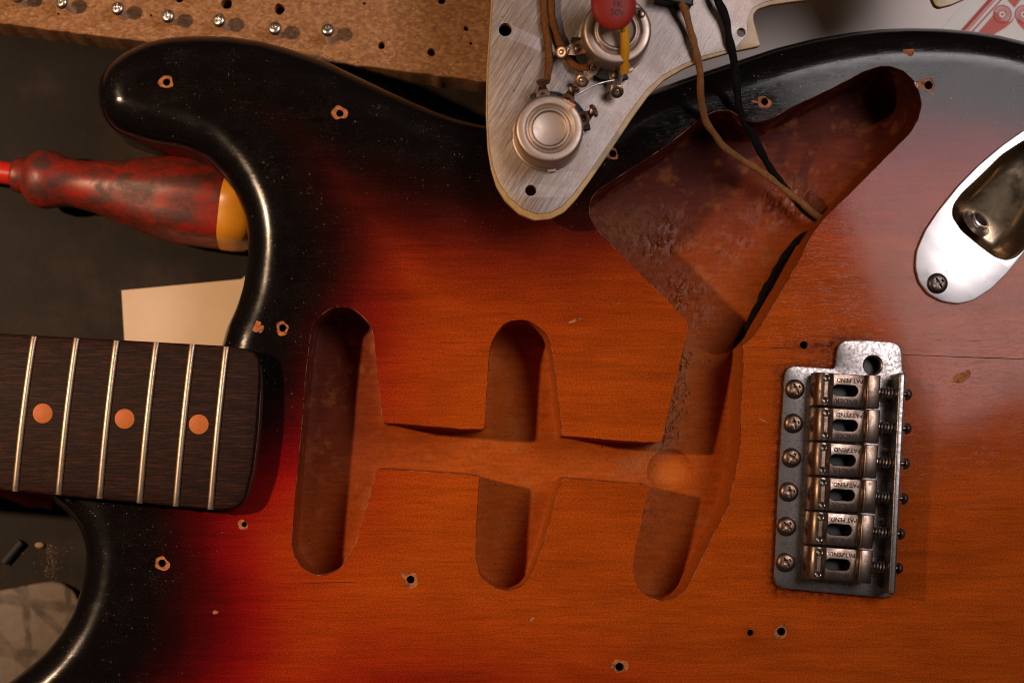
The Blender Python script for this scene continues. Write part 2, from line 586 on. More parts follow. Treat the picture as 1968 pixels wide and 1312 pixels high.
class G:
    """collects vertices and faces in plan units, builds ONE mesh."""

    def __init__(s):
        s.v, s.f = [], []

    def add(s, v, f):
        o = len(s.v)
        s.v += [tuple(map(float, q)) for q in v]
        s.f += [tuple(i + o for i in q) for q in f]
        return s

    def cap(s, ring, z, up=True, grid=None, zf=None, box=None):
        """fill a closed ring of 2-D points at height z; optional inner grid points."""
        ring = np.asarray(ring)
        n = len(ring)
        pts = ring
        if grid:
            lo, hi = ring.min(0), ring.max(0)
            if box:
                lo = np.maximum(lo, box[:2]); hi = np.minimum(hi, box[2:])
            gx = np.arange(lo[0] + grid * .5, hi[0], grid)
            gy = np.arange(lo[1] + grid * .5, hi[1], grid)
            g = np.stack(np.meshgrid(gx, gy), -1).reshape(-1, 2)
            g = g + rng.uniform(-.15, .15, g.shape) * grid
            g = g[inside(g, ring)]
            if len(g):
                g = g[segdist(g, ring) > grid * .45]
            pts = np.vstack([ring, g]) if len(g) else ring
        r = delaunay_2d_cdt([Vector((x, y)) for x, y in pts], [], [list(range(n))], 1, 1e-5)
        vv = np.array([(q.x, q.y) for q in r[0]])
        zz = np.full(len(vv), float(z))
        if zf is not None:
            zz = zz + zf(vv[:, 0], vv[:, 1])
        fs = [tuple(f) if up else tuple(reversed(f)) for f in r[2]]
        s.add(np.column_stack([vv, zz]), fs)
        return s

    def loft(s, p, rings, top=True, bottom=True, grid=None, zf=None, gbot=None, zfb=None, box=None):
        """rings: (offset outward, z) from top to bottom along outline p."""
        nn = normals2(p)
        n = len(p)
        o = len(s.v)
        for off, z in rings:
            q = p + nn * off
            zz = np.full(n, float(z))
            s.v += [(a, b, c) for (a, b), c in zip(q.tolist(), zz.tolist())]
        for k in range(len(rings) - 1):
            for i in range(n):
                j = (i + 1) % n
                s.f.append((o + k * n + i, o + k * n + j, o + (k + 1) * n + j, o + (k + 1) * n + i))
        if top:
            s.cap(p + nn * rings[0][0], rings[0][1], True, grid, zf, box)
        if bottom:
            s.cap(p + nn * rings[-1][0], rings[-1][1], False, gbot, zfb, box)
        return s

    def slab(s, p, z1, z0, r=1.0, seg=3, grid=None, zf=None):
        """plate with rounded top edge."""
        rings = [(-r * (1 - math.sin(a)), z1 - r * (1 - math.cos(a))) for a in np.linspace(0, math.pi / 2, seg + 1)]
        return s.loft(p, rings + [(0, z0)], grid=grid, zf=zf)

    def lathe(s, prof, c, seg=48, axis=None, a0=0.0, rf=None):
        """prof: (radius, height) pairs; axis None = straight up at plan point c (x, y, z)."""
        ax = Vector(axis).normalized() if axis is not None else Vector((0, 0, 1))
        e1 = ax.orthogonal().normalized() if axis is not None else Vector((1, 0, 0))
        e2 = ax.cross(e1)
        c = Vector(c)
        o = len(s.v)
        idx = []
        for r, h in prof:
            if r < 1e-6:
                idx.append([len(s.v)]); s.v.append(tuple(c + ax * h))
            else:
                row = []
                for k in range(seg):
                    a = a0 + 2 * math.pi * k / seg
                    q = r * (rf(a, h) if rf else 1.0)
                    row.append(len(s.v)); s.v.append(tuple(c + ax * h + (e1 * math.cos(a) + e2 * math.sin(a)) * q))
                idx.append(row)
        for A, B in zip(idx, idx[1:]):
            for k in range(seg):
                j = (k + 1) % seg
                if len(A) == 1 and len(B) == 1:
                    continue
                if len(A) == 1:
                    s.f.append((A[0], B[j], B[k]))
                elif len(B) == 1:
                    s.f.append((A[k], A[j], B[0]))
                else:
                    s.f.append((A[k], A[j], B[j], B[k]))
        return s

    def tube(s, pts, r, seg=10, step=None, sigma=None, caps=True):
        p = np.asarray(pts, float)
        if step:
            p = resample(p, step, False)
            if sigma:
                p = smooth(p, sigma, step, False)
        rad = r if callable(r) else (lambda t: r)
        n = len(p)
        o = len(s.v)
        up = Vector((0, 0, 1))
        prev = None
        for i in range(n):
            t = Vector(p[min(i + 1, n - 1)] - p[max(i - 1, 0)]).normalized()
            e1 = (prev - t * prev.dot(t)) if prev is not None else (up - t * up.dot(t))
            if e1.length < 1e-4:
                e1 = t.orthogonal()
            e1.normalize()
            prev = e1
            e2 = t.cross(e1)
            rr = rad(i / (n - 1))
            for k in range(seg):
                a = 2 * math.pi * k / seg
                s.v.append(tuple(Vector(p[i]) + (e1 * math.cos(a) + e2 * math.sin(a)) * rr))
        for i in range(n - 1):
            for k in range(seg):
                j = (k + 1) % seg
                s.f.append((o + i * seg + k, o + i * seg + j, o + (i + 1) * seg + j, o + (i + 1) * seg + k))
        if caps:
            s.f.append(tuple(o + k for k in range(seg)))
            s.f.append(tuple(o + (n - 1) * seg + k for k in reversed(range(seg))))
        return s

    def box(s, c, d, rz=0.0):
        x, y, z = c
        a, b, h = d[0] / 2, d[1] / 2, d[2] / 2
        v = []
        for i in (-1, 1):
            for j in (-1, 1):
                for k in (-1, 1):
                    u, w_ = i * a, j * b
                    v.append((x + u * math.cos(rz) - w_ * math.sin(rz), y + u * math.sin(rz) + w_ * math.cos(rz), z + k * h))
        return s.add(v, [(0, 1, 3, 2), (4, 6, 7, 5), (0, 4, 5, 1), (2, 3, 7, 6), (0, 2, 6, 4), (1, 5, 7, 3)])

    def blob(s, c, r, seg=10, sq=(1, 1, 1)):
        o = len(s.v)
        prof = [(math.sin(a) * r, math.cos(a) * r) for a in np.linspace(0, math.pi, 8)]
        prof[0] = (0, r); prof[-1] = (0, -r)
        s.lathe(prof, (0, 0, 0), seg)
        for i in range(o, len(s.v)):
            q = s.v[i]
            s.v[i] = (c[0] + q[0] * sq[0], c[1] + q[1] * sq[1], c[2] + q[2] * sq[2])
        return s

    def mesh(s, name, mats, sharp=35, local=False, weld=True, flip_fix=True):
        """local=True: vertices are offsets (no shift of origin)."""
        v = np.asarray(s.v, float)
        if local:
            co = np.column_stack([v[:, 0] * S, -v[:, 1] * S, v[:, 2] * S])
        else:
            co = np.column_stack([(v[:, 0] - 984) * S, (656 - v[:, 1]) * S, v[:, 2] * S])
        me = bpy.data.meshes.new(name)
        me.from_pydata(co.tolist(), [], s.f)
        for m in (mats if isinstance(mats, (list, tuple)) else [mats]):
            me.materials.append(MAT[m])
        finish(me, sharp, weld, flip_fix)
        return me

    def build(s, name, mats, parent=None, **kw):
        me = s.mesh(name, mats, **kw)
        return place(name, me, parent)


def finish(me, sharp=35, weld=True, fix=True):
    bm = bmesh.new()
    bm.from_mesh(me)
    if weld:
        bmesh.ops.remove_doubles(bm, verts=bm.verts, dist=S * 1e-3)
    if fix:
        bmesh.ops.recalc_face_normals(bm, faces=bm.faces)
    for f in bm.faces:
        f.smooth = True
    bm.to_mesh(me)
    bm.free()
    me.set_sharp_from_angle(angle=math.radians(sharp))
    me.update()


def place(name, me, parent=None, loc=None, rz=0.0, scale=1.0):
    o = bpy.data.objects.new(name, me)
    C.objects.link(o)
    if parent is not None:
        o.parent = parent
    if loc is not None:
        o.location = loc
    elif parent is not None and parent.type == 'EMPTY':
        o.location = -parent.location
    o.rotation_euler = (0, 0, rz)
    if scale != 1.0:
        o.scale = (scale,) * 3
    return o


def thing(name, label, cat, at, group=None):
    o = bpy.data.objects.new(name, None)
    o.empty_display_size = .01
    C.objects.link(o)
    o.location = P(*at)
    return tag(o, label, cat, group)


def tag(o, label, cat, group=None):
    o['label'] = label
    o['category'] = cat
    if group:
        o['group'] = group
    return o


def boolean(me, cutters, name, op='DIFFERENCE'):
    o = bpy.data.objects.new('cut_base', me)
    C.objects.link(o)
    tmp = [o]
    for i, c in enumerate(cutters):
        q = bpy.data.objects.new('cutter', c)
        C.objects.link(q)
        tmp.append(q)
        m = o.modifiers.new('b%d' % i, 'BOOLEAN')
        m.operation = op
        m.solver = 'EXACT'
        m.object = q
    dg = bpy.context.evaluated_depsgraph_get()
    r = bpy.data.meshes.new_from_object(o.evaluated_get(dg))
    r.name = name
    for q in tmp:
        bpy.data.objects.remove(q, do_unlink=True)
    return r


def bevelled(me, width, seg=2, angle=30):
    o = bpy.data.objects.new('bevel_base', me)
    C.objects.link(o)
    m = o.modifiers.new('b', 'BEVEL')
    m.width = width * S
    m.segments = seg
    m.limit_method = 'ANGLE'
    m.angle_limit = math.radians(angle)
    dg = bpy.context.evaluated_depsgraph_get()
    r = bpy.data.meshes.new_from_object(o.evaluated_get(dg))
    bpy.data.objects.remove(o, do_unlink=True)
    return r


def text_mesh(name, lines, mat, size, spacing=1.0, extrude=.25):
    """lines: (string, dx, dy, size factor, rotation); text stands in local plan units, reading to the right."""
    bm = bmesh.new()
    for txt, dx, dy, k, rot in lines:
        cu = bpy.data.curves.new(name, 'FONT')
        cu.body = txt
        cu.size = size * k * S
        cu.align_x = 'CENTER'
        cu.align_y = 'CENTER'
        cu.extrude = extrude * S
        cu.resolution_u = 3
        cu.offset = .22 * S
        o = bpy.data.objects.new(name, cu)
        C.objects.link(o)
        dg = bpy.context.evaluated_depsgraph_get()
        me = bpy.data.meshes.new_from_object(o.evaluated_get(dg))
        me.transform(Matrix.Translation((dx * S, -dy * S, 0)) @ Matrix.Rotation(rot, 4, 'Z'))
        bm.from_mesh(me)
        bpy.data.objects.remove(o, do_unlink=True)
        bpy.data.meshes.remove(me)
    me = bpy.data.meshes.new(name)
    bm.to_mesh(me)
    bm.free()
    me.materials.clear()
    me.materials.append(MAT[mat])
    return me


def wav(a, seed=0):
    r = np.random.default_rng(seed)
    k = r.uniform(-1, 1, (6, 2)) / 40.0
    ph = r.uniform(0, 6.28, 6)

    def f(x, y):
        return sum(np.sin(x * kx + y * ky + p) for (kx, ky), p in zip(k, ph)) * a / 3.0
    return f


# ---------------------------------------------------------------- the bench
ZT = -268.0
bench = G().add([(-2600, -2300, ZT), (5200, -2300, ZT), (5200, 3600, ZT), (-2600, 3600, ZT)], [(0, 1, 2, 3)]) \
    .add([(-2600, -2300, ZT - 200), (5200, -2300, ZT - 200), (5200, 3600, ZT - 200), (-2600, 3600, ZT - 200)], [(3, 2, 1, 0)]) \
    .add([(-2600, -2300, ZT), (5200, -2300, ZT), (5200, -2300, ZT - 200), (-2600, -2300, ZT - 200)], [(0, 3, 2, 1)]) \
    .add([(-2600, 3600, ZT), (5200, 3600, ZT), (5200, 3600, ZT - 200), (-2600, 3600, ZT - 200)], [(0, 1, 2, 3)]) \
    .add([(-2600, -2300, ZT), (-2600, 3600, ZT), (-2600, 3600, ZT - 200), (-2600, -2300, ZT - 200)], [(0, 1, 2, 3)]) \
    .add([(5200, -2300, ZT), (5200, 3600, ZT), (5200, 3600, ZT - 200), (5200, -2300, ZT - 200)], [(3, 2, 1, 0)]) \
    .build('workbench_top', 'bench')
bench['kind'] = 'structure'
bench['label'] = 'dark stained workbench surface under the guitar'

# ---------------------------------------------------------------- the guitar
guitar = thing('electric_guitar', 'sunburst electric guitar body with empty pickup cavities, neck attached and worn bridge', 'guitar', (1000, 800, -265))

RO = 66.0
zc, zs = -180.0, -60.0       # heights seen at inward and outward edges
body_px = [(452, 640, zc), (470, 602, zc), (483, 562, zc), (490.5, 508, zc), (490.5, 468, zc), (485, 434, zc), (470, 397, zc),
           (446, 360, zc), (412, 328, zc), (369, 310, zc), (312, 300, zc), (277, 289, zc), (245, 274, -150), (222, 256, -120),
           (200, 228, -90), (189, 196, zs), (188, 172, zs), (193, 151, zs), (208, 127, zs), (242, 101, zs), (285, 82, zs),
           (329, 73, zs), (386, 70, zs), (436, 71, zs), (503, 80, zs), (554, 94, zs), (600, 109, zs), (632, 120.6, zs),
           (664, 136.6, zs), (707, 157, zs), (749, 177, zs), (792, 196, zs), (835, 214, zs), (877, 229, zs), (931, 242, zs),
           (1000, 247, zs), (1080, 239, zs), (1160, 212, zs), (1249, 176, zs), (1313, 152, zs), (1403, 122, zs), (1487, 94, zs),
           (1559, 76, zs), (1631, 63.5, zs), (1689, 57, zs), (1746, 55, zs), (1804, 56, zs), (1862, 61, zs), (1914, 69, zs),
           (1968, 82, zs), (2100, 130, zs), (2250, 225, zs), (2390, 380, zs), (2480, 600, zs), (2510, 850, zs), (2480, 1150, zs),
           (2390, 1430, zs), (2230, 1650, zs), (2000, 1790, zs), (1700, 1830, zs), (1400, 1780, zs), (1100, 1700, zs),
           (800, 1680, zs), (450, 1720, zs), (150, 1760, zs), (-80, 1740, zs), (-200, 1640, zs), (-215, 1520, zs),
           (-140, 1420, zs), (-40, 1345, zs), (17, 1311, zs), (57, 1280, zs), (91, 1249, zs), (119, 1215, zs), (142, 1175, zs),
           (156, 1133, zs), (164.5, 1093, zs), (166, 1059, zs), (160, 1031, zs), (147.5, 1005, zs), (128, 982.5, zs),
           (104, 965, zs), (85, 935, zs), (150, 860, zs), (260, 780, zs), (360, 715, zs), (425, 672, zs)]
body_o = outline(UL(body_px, 0), 7.0, 9.0)

neck_c = [(576.3, 860), (580.6, 815), (587, 729), (593.4, 672), (598.7, 631), (602, 620.6), (614.7, 607.7), (631.8, 595),
          (646.7, 590.7), (661.7, 590), (676.6, 593), (691.5, 602.4), (704.4, 615.2), (713, 629), (717, 644), (721.4, 680),
          (725.7, 729.4), (730, 763.6), (733.8, 800), (735.3, 811.6), (800, 817), (880, 823.7), (930, 825), (932.3, 813.5),
          (936, 749.4), (939.8, 689.6), (942, 670.4), (946, 654.4), (954.7, 638.4), (967.5, 623.5), (982.5, 616), (999.5, 614.5),
          (1016.6, 616.6), (1033.7, 626.7), (1048.6, 640.6), (1057, 657.6), (1061.4, 674.7), (1065.7, 702.5), (1070, 741),
          (1075.3, 792), (1080.6, 837), (1201.6, 847.3), (1271, 850.6), (1277.8, 826.6), (1290.7, 769.6), (1303.7, 712.6),
          (1316.6, 660.7), (1323, 632), (1340, 600), (1428, 600), (1428, 663.3), (1428, 704.8), (1425, 751.5), (1423.4, 808.5), (1422.4, 863),
          (1417.7, 888.8), (1407.4, 938), (1397, 977), (1362, 1042), (1334, 1103.5), (1315, 1134), (1296, 1148), (1272.5, 1154.5),
          (1249, 1148), (1227.6, 1129.5), (1215.8, 1094), (1220.5, 1061), (1237, 985), (1249, 931), (1160, 924), (1083.5, 917.8),
          (1078.8, 924), (1064.6, 971), (1050.4, 1023), (1033.9, 1075), (1017.3, 1110.6), (1000.8, 1127), (974.8, 1135), (951, 1129.5),
          (925, 1108), (913.4, 1075), (915.7, 1009), (920.4, 938), (921.9, 914.5), (880, 909.7), (800, 905), (726.7, 900),
          (724.6, 902), (717, 928), (708.6, 960), (698, 996.6), (689.4, 1024), (683, 1045.7), (674.5, 1065), (659.5, 1086),
          (642.5, 1099), (625.4, 1105), (608, 1104.4), (591, 1098), (576, 1085), (564.5, 1065), (560.7, 1043.6), (563, 1013.7),
          (567.7, 954), (573, 898.4)]
ctrl_c = [(1324.4, 625.3), (1319.5, 614), (1292, 584), (1259, 554), (1234.4, 529), (1209.7, 504.6), (1179.6, 474.4), (1155, 449.7),
          (1141, 430.5), (1133.5, 414), (1133, 397.6), (1137, 381), (1149, 366), (1171, 352), (1214, 324), (1251, 301),
          (1296.6, 269), (1347, 228), (1374, 214), (1402, 212), (1420, 223.5), (1436, 232.6), (1454, 235.8), (1484, 228),
          (1525, 205), (1603, 168.6), (1658, 139), (1690, 127.4), (1712.7, 127.4), (1735.6, 136.6), (1754, 152.6), (1765, 173),
          (1771, 200.6), (1765, 228), (1749, 255.5), (1712.7, 292), (1676, 328.6), (1639.6, 365), (1584.7, 418), (1562, 447.5),
          (1539, 493), (1511.5, 543.5), (1484, 589), (1456.7, 635), (1438, 655.5), (1422.6, 668), (1388, 673.5), (1360, 660)]
neck_p = outline(neck_c, 4.0, 3.2)
ctrl_p = outline(ctrl_c, 4.0, 4.0)

holes = [(320, 158, 7), (653, 218, 7), (543, 630, 7), (469, 1007, 5), (311, 1082, 7.5), (789, 1113, 7.5), (1178, 295, 7),
         (1470, 195, 7), (1785, 164, 8), (1545, 663, 7.5), (1502, 1213, 8), (1442, 1215, 6), (1191, 1281, 8), (1675, 702, 18)]
chips = [(320, 158, 13.5, 13.5, 0), (653, 218, 15, 14, 0), (543, 630, 13, 13, 0), (500, 632, 8, 7, .3), (467, 1008, 11, 9, .2),
         (310, 1082, 14, 14, 0), (790, 1116, 13, 15, 0), (780, 1107, 12, 5, .3), (1176, 296, 13, 13, 0), (1468, 196, 13, 12, 0),
         (1452, 195, 9, 3, .1), (1783, 164, 13, 13, 0), (1766, 164, 14, 6, .1), (1502, 1214, 13, 14, 0), (1191, 1280, 16, 14, 0),
         (1101, 617, 8, 3.5, -.3), (1114, 612, 5, 2.5, -.3), (1850, 724, 17, 10, -.5), (1748, 102, 7, 6, .4), (1465, 806, 11, 2.2, .5),
         (1021, 1189, 7, 4, -.4), (413, 1176, 6, 4, 0), (1190, 582, 4, 3, 0)]


def dent(x, y, rx, ry, a, z0, z1, n=26, jit=.17):
    r = np.random.default_rng(int(x * 7 + y))
    pts = []
    ph = r.uniform(0, 6.28, 4)
    for k in range(n):
        t = 2 * math.pi * k / n
        q = 1 + jit * (.6 * math.sin(t + ph[0]) + .6 * math.sin(2 * t + ph[1]) + .5 * math.sin(3 * t + ph[2]) + .35 * math.sin(5 * t + ph[3])) + r.uniform(-jit, jit) * .15
        u, v_ = rx * q * math.cos(t), ry * q * math.sin(t)
        pts.append((x + u * math.cos(a) - v_ * math.sin(a), y + u * math.sin(a) + v_ * math.cos(a)))
    p = np.array(pts)
    if area2(p) < 0:
        p = p[::-1].copy()
    return G().loft(p, [(0, z1), (0, z0)])


def merge(gs):
    g = G()
    for q in gs:
        g.add(q.v, q.f)
    return g


def arc(n, r):
    return [(-r * (1 - math.sin(a)), -r * (1 - math.cos(a))) for a in np.linspace(0, math.pi / 2, n)]


bz = -265.0
rings = arc(11, RO) + [(0, -130), (0, bz + RO)] + [(-RO * (1 - math.cos(a)), bz + RO - RO * math.sin(a)) for a in np.linspace(.3, math.pi / 2, 5)]
body_m = G().loft(body_o, rings, grid=12.0, box=(-60, -40, 2030, 1380)).mesh('body', 'lacquer', weld=True)


def cavity_cut(p, depth, flare, fillet, seed, amp):
    return G().loft(p, [(flare, 60), (flare, .35), (0, -flare * .9), (0, -depth + fillet), (-fillet * .3, -depth + fillet * .3), (-fillet, -depth)],
                    gbot=14.0, zfb=None).mesh('cut', 'lacquer')


cut1 = cavity_cut(neck_p, 112.0, 1.3, 9.0, 1, 2.0)
cut2 = cavity_cut(ctrl_p, 172.0, 1.4, 16.0, 2, 4.0)
gp = outline([(1358, 640), (1346, 720), (1330, 790), (1312, 846), (1284, 872), (1268, 906), (1278, 934), (1304, 944), (1334, 924), (1348, 872), (1364, 790), (1384, 710), (1396, 660)], 5, 8)
bowl_m = G().lathe([(0, -100), (50, -100), (47, -111), (42, -115), (30, -122), (16, -126), (0, -127.5)], (1303, 906, 0), 36).mesh('cut', 'lacquer')
gouge_m = G().loft(gp, [(6, -108), (3, -111.2), (-4, -113.0), (-13, -116.5), (-24, -119.5)]).mesh('cut', 'lacquer')
chip_m1 = merge([dent(x, y, rx, ry, a, -1.6, 4) for x, y, rx, ry, a in chips[::2]]).mesh('cut', 'lacquer')
chip_m2 = merge([dent(x, y, rx, ry, a, -1.3, 4.5) for x, y, rx, ry, a in chips[1::2]]).mesh('cut', 'lacquer')
hole_m = merge([dent(x, y, r, r, 0, -70, 5, 20, .04) for x, y, r in holes]).mesh('cut', 'lacquer')
wire_hole = G().tube([(1560, 445, -120), (1700, 470, -120)], 22, 16).mesh('cut', 'lacquer')
jk = outline(UL([(2020, 320), (2005, 290), (1990, 280), (1968, 284), (1930, 308), (1890, 346), (1856, 378), (1842, 402), (1846, 420), (1870, 446), (1912, 480), (1934, 486), (1955, 476), (1985, 440)], 0), 5, 4)
jack_cut = G().loft(jk, [(15, 30), (15, -110)]).mesh('cut', 'lacquer')
cracks = [(1858, 686, 118, .9, .035), (1480, 668, 40, .7, .03), (640, 1119, 60, .6, -.03)]
crack_m = merge([dent(x, y, rx, ry, a, -1.4, 4, 30, .25) for x, y, rx, ry, a in cracks]).mesh('cut', 'lacquer')
body_r = boolean(body_m, [cut1, crack_m, jack_cut, cut2, gouge_m, bowl_m, wire_hole, chip_m1, chip_m2, hole_m], 'body')
body_r.materials.clear()
for m in ('lacquer', 'cavity', 'bare', 'hole', 'rim'):
    body_r.materials.append(MAT[m])


def classify(me):
    bm = bmesh.new()
    bm.from_mesh(me)
    bmesh.ops.remove_doubles(bm, verts=bm.verts, dist=S * .02)
    fc = np.array([f.calc_center_median()[:] for f in bm.faces]) / S
    fx = np.column_stack([fc[:, 0] + 984, 656 - fc[:, 1]])
    fz = fc[:, 2]
    nz = np.array([f.normal.z for f in bm.faces])
    nn1, nn2 = normals2(neck_p), normals2(ctrl_p)
    cav = inside(fx, neck_p + nn1 * 2.2) | inside(fx, ctrl_p + nn2 * 2.4)
    hd = np.full(len(fx), 1e9)
    for x, y, r in holes:
        hd = np.minimum(hd, np.hypot(fx[:, 0] - x, fx[:, 1] - y) - r)
    idx = np.zeros(len(fx), int)
    deep = (fz < -.4)
    idx[cav & deep] = 1
    idx[cav & deep & (fz > -2.0)] = 4
    for x, y, rx, ry, a in chips:
        near = (np.hypot(fx[:, 0] - x, fx[:, 1] - y) < max(rx, ry) * 1.35) & (fz < -.3) & (fz > -2.2) & ~cav
        idx[near] = 2
    for x, y, rx, ry, a in cracks:
        near = (np.abs(fx[:, 0] - x) < rx * 1.3) & (np.abs(fx[:, 1] - y) < 8) & (fz < -.2) & (fz > -2.2) & ~cav
        idx[near] = 3
    idx[(hd < 1.0) & (fz < -2.0) & ~cav] = 3
    # the tunnel to the jack
    for f, i in zip(bm.faces, idx):
        f.material_index = int(i)
        f.smooth = True
    bm.to_mesh(me)
    bm.free()
    me.set_sharp_from_angle(angle=math.radians(38))
    n = len(me.vertices)
    co = np.empty(n * 3, np.float32)
    me.vertices.foreach_get('co', co)
    co = co.reshape(-1, 3) / S
    xy = np.column_stack([co[:, 0] + 984, 656 - co[:, 1]]).astype(float)
    d = segdist(xy, body_o)
    # the burst is not even: narrow at the waist, wide on the long horn
    pts = np.array([(350, 200), (650, 420), (950, 350), (1200, 350), (1500, 250), (1750, 330), (1950, 400), (300, 1100), (450, 1250), (700, 1250), (560, 900), (700, 700)])
    fac = np.array([.78, .92, 1.12, 1.10, 1.05, 1.22, 1.30, .83, .78, .82, 1.05, 1.08])
    crm = np.array([0, .15, 0, 0, .4, .8, .6, 1, .9, .9, 1.0, .7])
    wgt = 1.0 / (((xy[:, None, :] - pts[None]) ** 2).sum(2) + 60.0 ** 2)
    k = (wgt * fac).sum(1) / wgt.sum(1)
    b = np.clip(d * k / 520.0, 0, 1)
    at = me.attributes.new('burst', 'FLOAT', 'POINT')
    at.data.foreach_set('value', b.astype(np.float32))
    wear = np.exp(-((d - 92) / 26.0) ** 2) + .45 * np.exp(-((d - 150) / 60.0) ** 2) + np.exp(-((d - 44) / 10.0) ** 2) * .8
    for x, y, r in holes:
        wear += np.exp(-((xy[:, 0] - x) ** 2 + (xy[:, 1] - y) ** 2) / 40.0 ** 2)
    at = me.attributes.new('edge', 'FLOAT', 'POINT')
    at.data.foreach_set('value', np.clip((80 - d) / 22.0, 0, 1).astype(np.float32))
    at = me.attributes.new('crimson', 'FLOAT', 'POINT')
    at.data.foreach_set('value', ((wgt * crm).sum(1) / wgt.sum(1)).astype(np.float32))
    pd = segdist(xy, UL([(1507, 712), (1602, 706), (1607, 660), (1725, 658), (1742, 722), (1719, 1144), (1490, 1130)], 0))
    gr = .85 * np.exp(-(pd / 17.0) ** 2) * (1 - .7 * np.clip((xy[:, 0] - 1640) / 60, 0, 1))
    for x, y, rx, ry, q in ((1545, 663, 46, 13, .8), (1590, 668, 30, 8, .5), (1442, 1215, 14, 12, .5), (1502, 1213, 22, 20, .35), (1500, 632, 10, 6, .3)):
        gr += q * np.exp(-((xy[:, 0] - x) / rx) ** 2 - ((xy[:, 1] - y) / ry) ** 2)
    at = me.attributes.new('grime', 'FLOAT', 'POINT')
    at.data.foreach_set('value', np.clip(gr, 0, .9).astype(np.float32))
    at = me.attributes.new('wear', 'FLOAT', 'POINT')
    at.data.foreach_set('value', np.clip(wear, 0, 1).astype(np.float32))
    q = segdist(xy, [(1322, 670), (1300, 770), (1284, 850)], False)
    raw = np.exp(-(q / 30.0) ** 2) * (co[:, 2] < -60)
    raw += .55 * np.exp(-(((xy[:, 0] - 1215) / 80) ** 2 + ((xy[:, 1] - 415) / 50) ** 2)) * (co[:, 2] < -160)  # lit left end of the control cavity floor, painted in as tan
    raw += .8 * np.exp(-(((xy[:, 0] - 1228) / 26) ** 2 + ((xy[:, 1] - 890) / 20) ** 2)) * (co[:, 2] < -60)
    wet = np.zeros(n)
    for x, y, rx, ry, q_ in ((1550, 365, 55, 38, 1.0), (1290, 450, 60, 26, .8), (1335, 560, 60, 55, .75), (1440, 440, 50, 40, .5), (1300, 415, 40, 40, .6), (1260, 960, 30, 60, .35)):
        wet += q_ * np.exp(-((xy[:, 0] - x) / rx) ** 2 - ((xy[:, 1] - y) / ry) ** 2)
    at = me.attributes.new('wet', 'FLOAT', 'POINT')
    at.data.foreach_set('value', (np.clip(wet, 0, 1) * (co[:, 2] < -60)).astype(np.float32))
    amb = .85 * np.exp(-(((xy[:, 0] - 1305) / 32) ** 2 + ((xy[:, 1] - 908) / 26) ** 2) ** 2) + .3 * np.exp(-(((xy[:, 0] - 1150) / 90) ** 2 + ((xy[:, 1] - 885) / 24) ** 2))
    at = me.attributes.new('amber', 'FLOAT', 'POINT')
    at.data.foreach_set('value', (np.clip(amb, 0, 1) * (co[:, 2] < -60)).astype(np.float32))
    at = me.attributes.new('raw', 'FLOAT', 'POINT')
    at.data.foreach_set('value', np.clip(raw, 0, 1).astype(np.float32))


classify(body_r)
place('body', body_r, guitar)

# torn wood fibres along the rough cut wall
fr = np.random.default_rng(11)
fg = G()
for k in range(150):
    t = fr.uniform(0, 1)
    x = 1324 - 40 * t + abs(fr.normal(0, 16)) + 4
    y = 664 + 190 * t
    a = fr.normal(1.9, .7)
    L = fr.uniform(3, 11)
    p0 = np.array((x, y, -112.0 + fr.uniform(0, 3)))
    if x > 1345:
        continue
    d = np.array((math.cos(a) * L, math.sin(a) * L, fr.uniform(.5, 6)))
    bend = np.array((fr.normal(0, 2), fr.normal(0, 2), 2.0))
    fg.tube([p0, p0 + d * .5 + bend, p0 + d], fr.uniform(.5, 1.0), 4)
fib = fg.build('wood_fibres', 'fibre', guitar)
fib['kind'] = 'stuff'

# ---- neck
ZF = 58.0
heel = [(-700, 622), (0, 650), (300, 662), (430, 668), (480, 676), (500, 700), (503, 760), (499, 830), (489, 910), (474, 960), (452, 978), (420, 980), (200, 960), (0, 940), (-700, 890)]
neck = G().slab(outline(UL(heel, 25), 8, 6), 34, -92, 2).build('neck', 'neck_wood', guitar)
fb_px = [(-700, 605), (0, 639.5), (218, 651.5), (436, 663.6), (470, 668.7), (488, 676), (496, 688), (498, 720), (497, 754), (493, 821),
         (483, 905), (470, 955.6), (462, 968), (450, 976), (426, 980.7), (403, 979), (218, 962), (0, 942), (-700, 885)]
fb_o = outline(UL(fb_px, ZF), 6, 4)
fa = np.array(U(0, 790, ZF)); fb_ = np.array(U(460, 822, ZF))
ft = (fb_ - fa) / np.linalg.norm(fb_ - fa)
fn = np.array([-ft[1], ft[0]])


def fret_z(x, y):
    q = (np.asarray(x) - fa[0]) * fn[0] + (np.asarray(y) - fa[1]) * fn[1]
    return -q * q / (2 * 1083.0)


def fb_mesh():
    g = G()
    n2 = normals2(fb_o)
    base = 34.5
    prof = [(-5, 0), (-3, -.6), (-1.2, -2.2), (0, -5)]
    o = len(g.v)
    n = len(fb_o)
    for off, dz in prof:
        q = fb_o + n2 * off
        g.v += [(a, b, c) for a, b, c in zip(q[:, 0], q[:, 1], ZF + fret_z(q[:, 0], q[:, 1]) + dz)]
    q = fb_o + n2 * .5
    g.v += [(a, b, base) for a, b in q]
    for k in range(len(prof)):
        for i in range(n):
            j = (i + 1) % n
            g.f.append((o + k * n + i, o + k * n + j, o + (k + 1) * n + j, o + (k + 1) * n + i))
    g.cap(fb_o - n2 * 5, ZF, True, 16.0, lambda x, y: fret_z(x, y))
    g.cap(q, base, False)
    return g.mesh('fingerboard', 'rosewood', sharp=50)


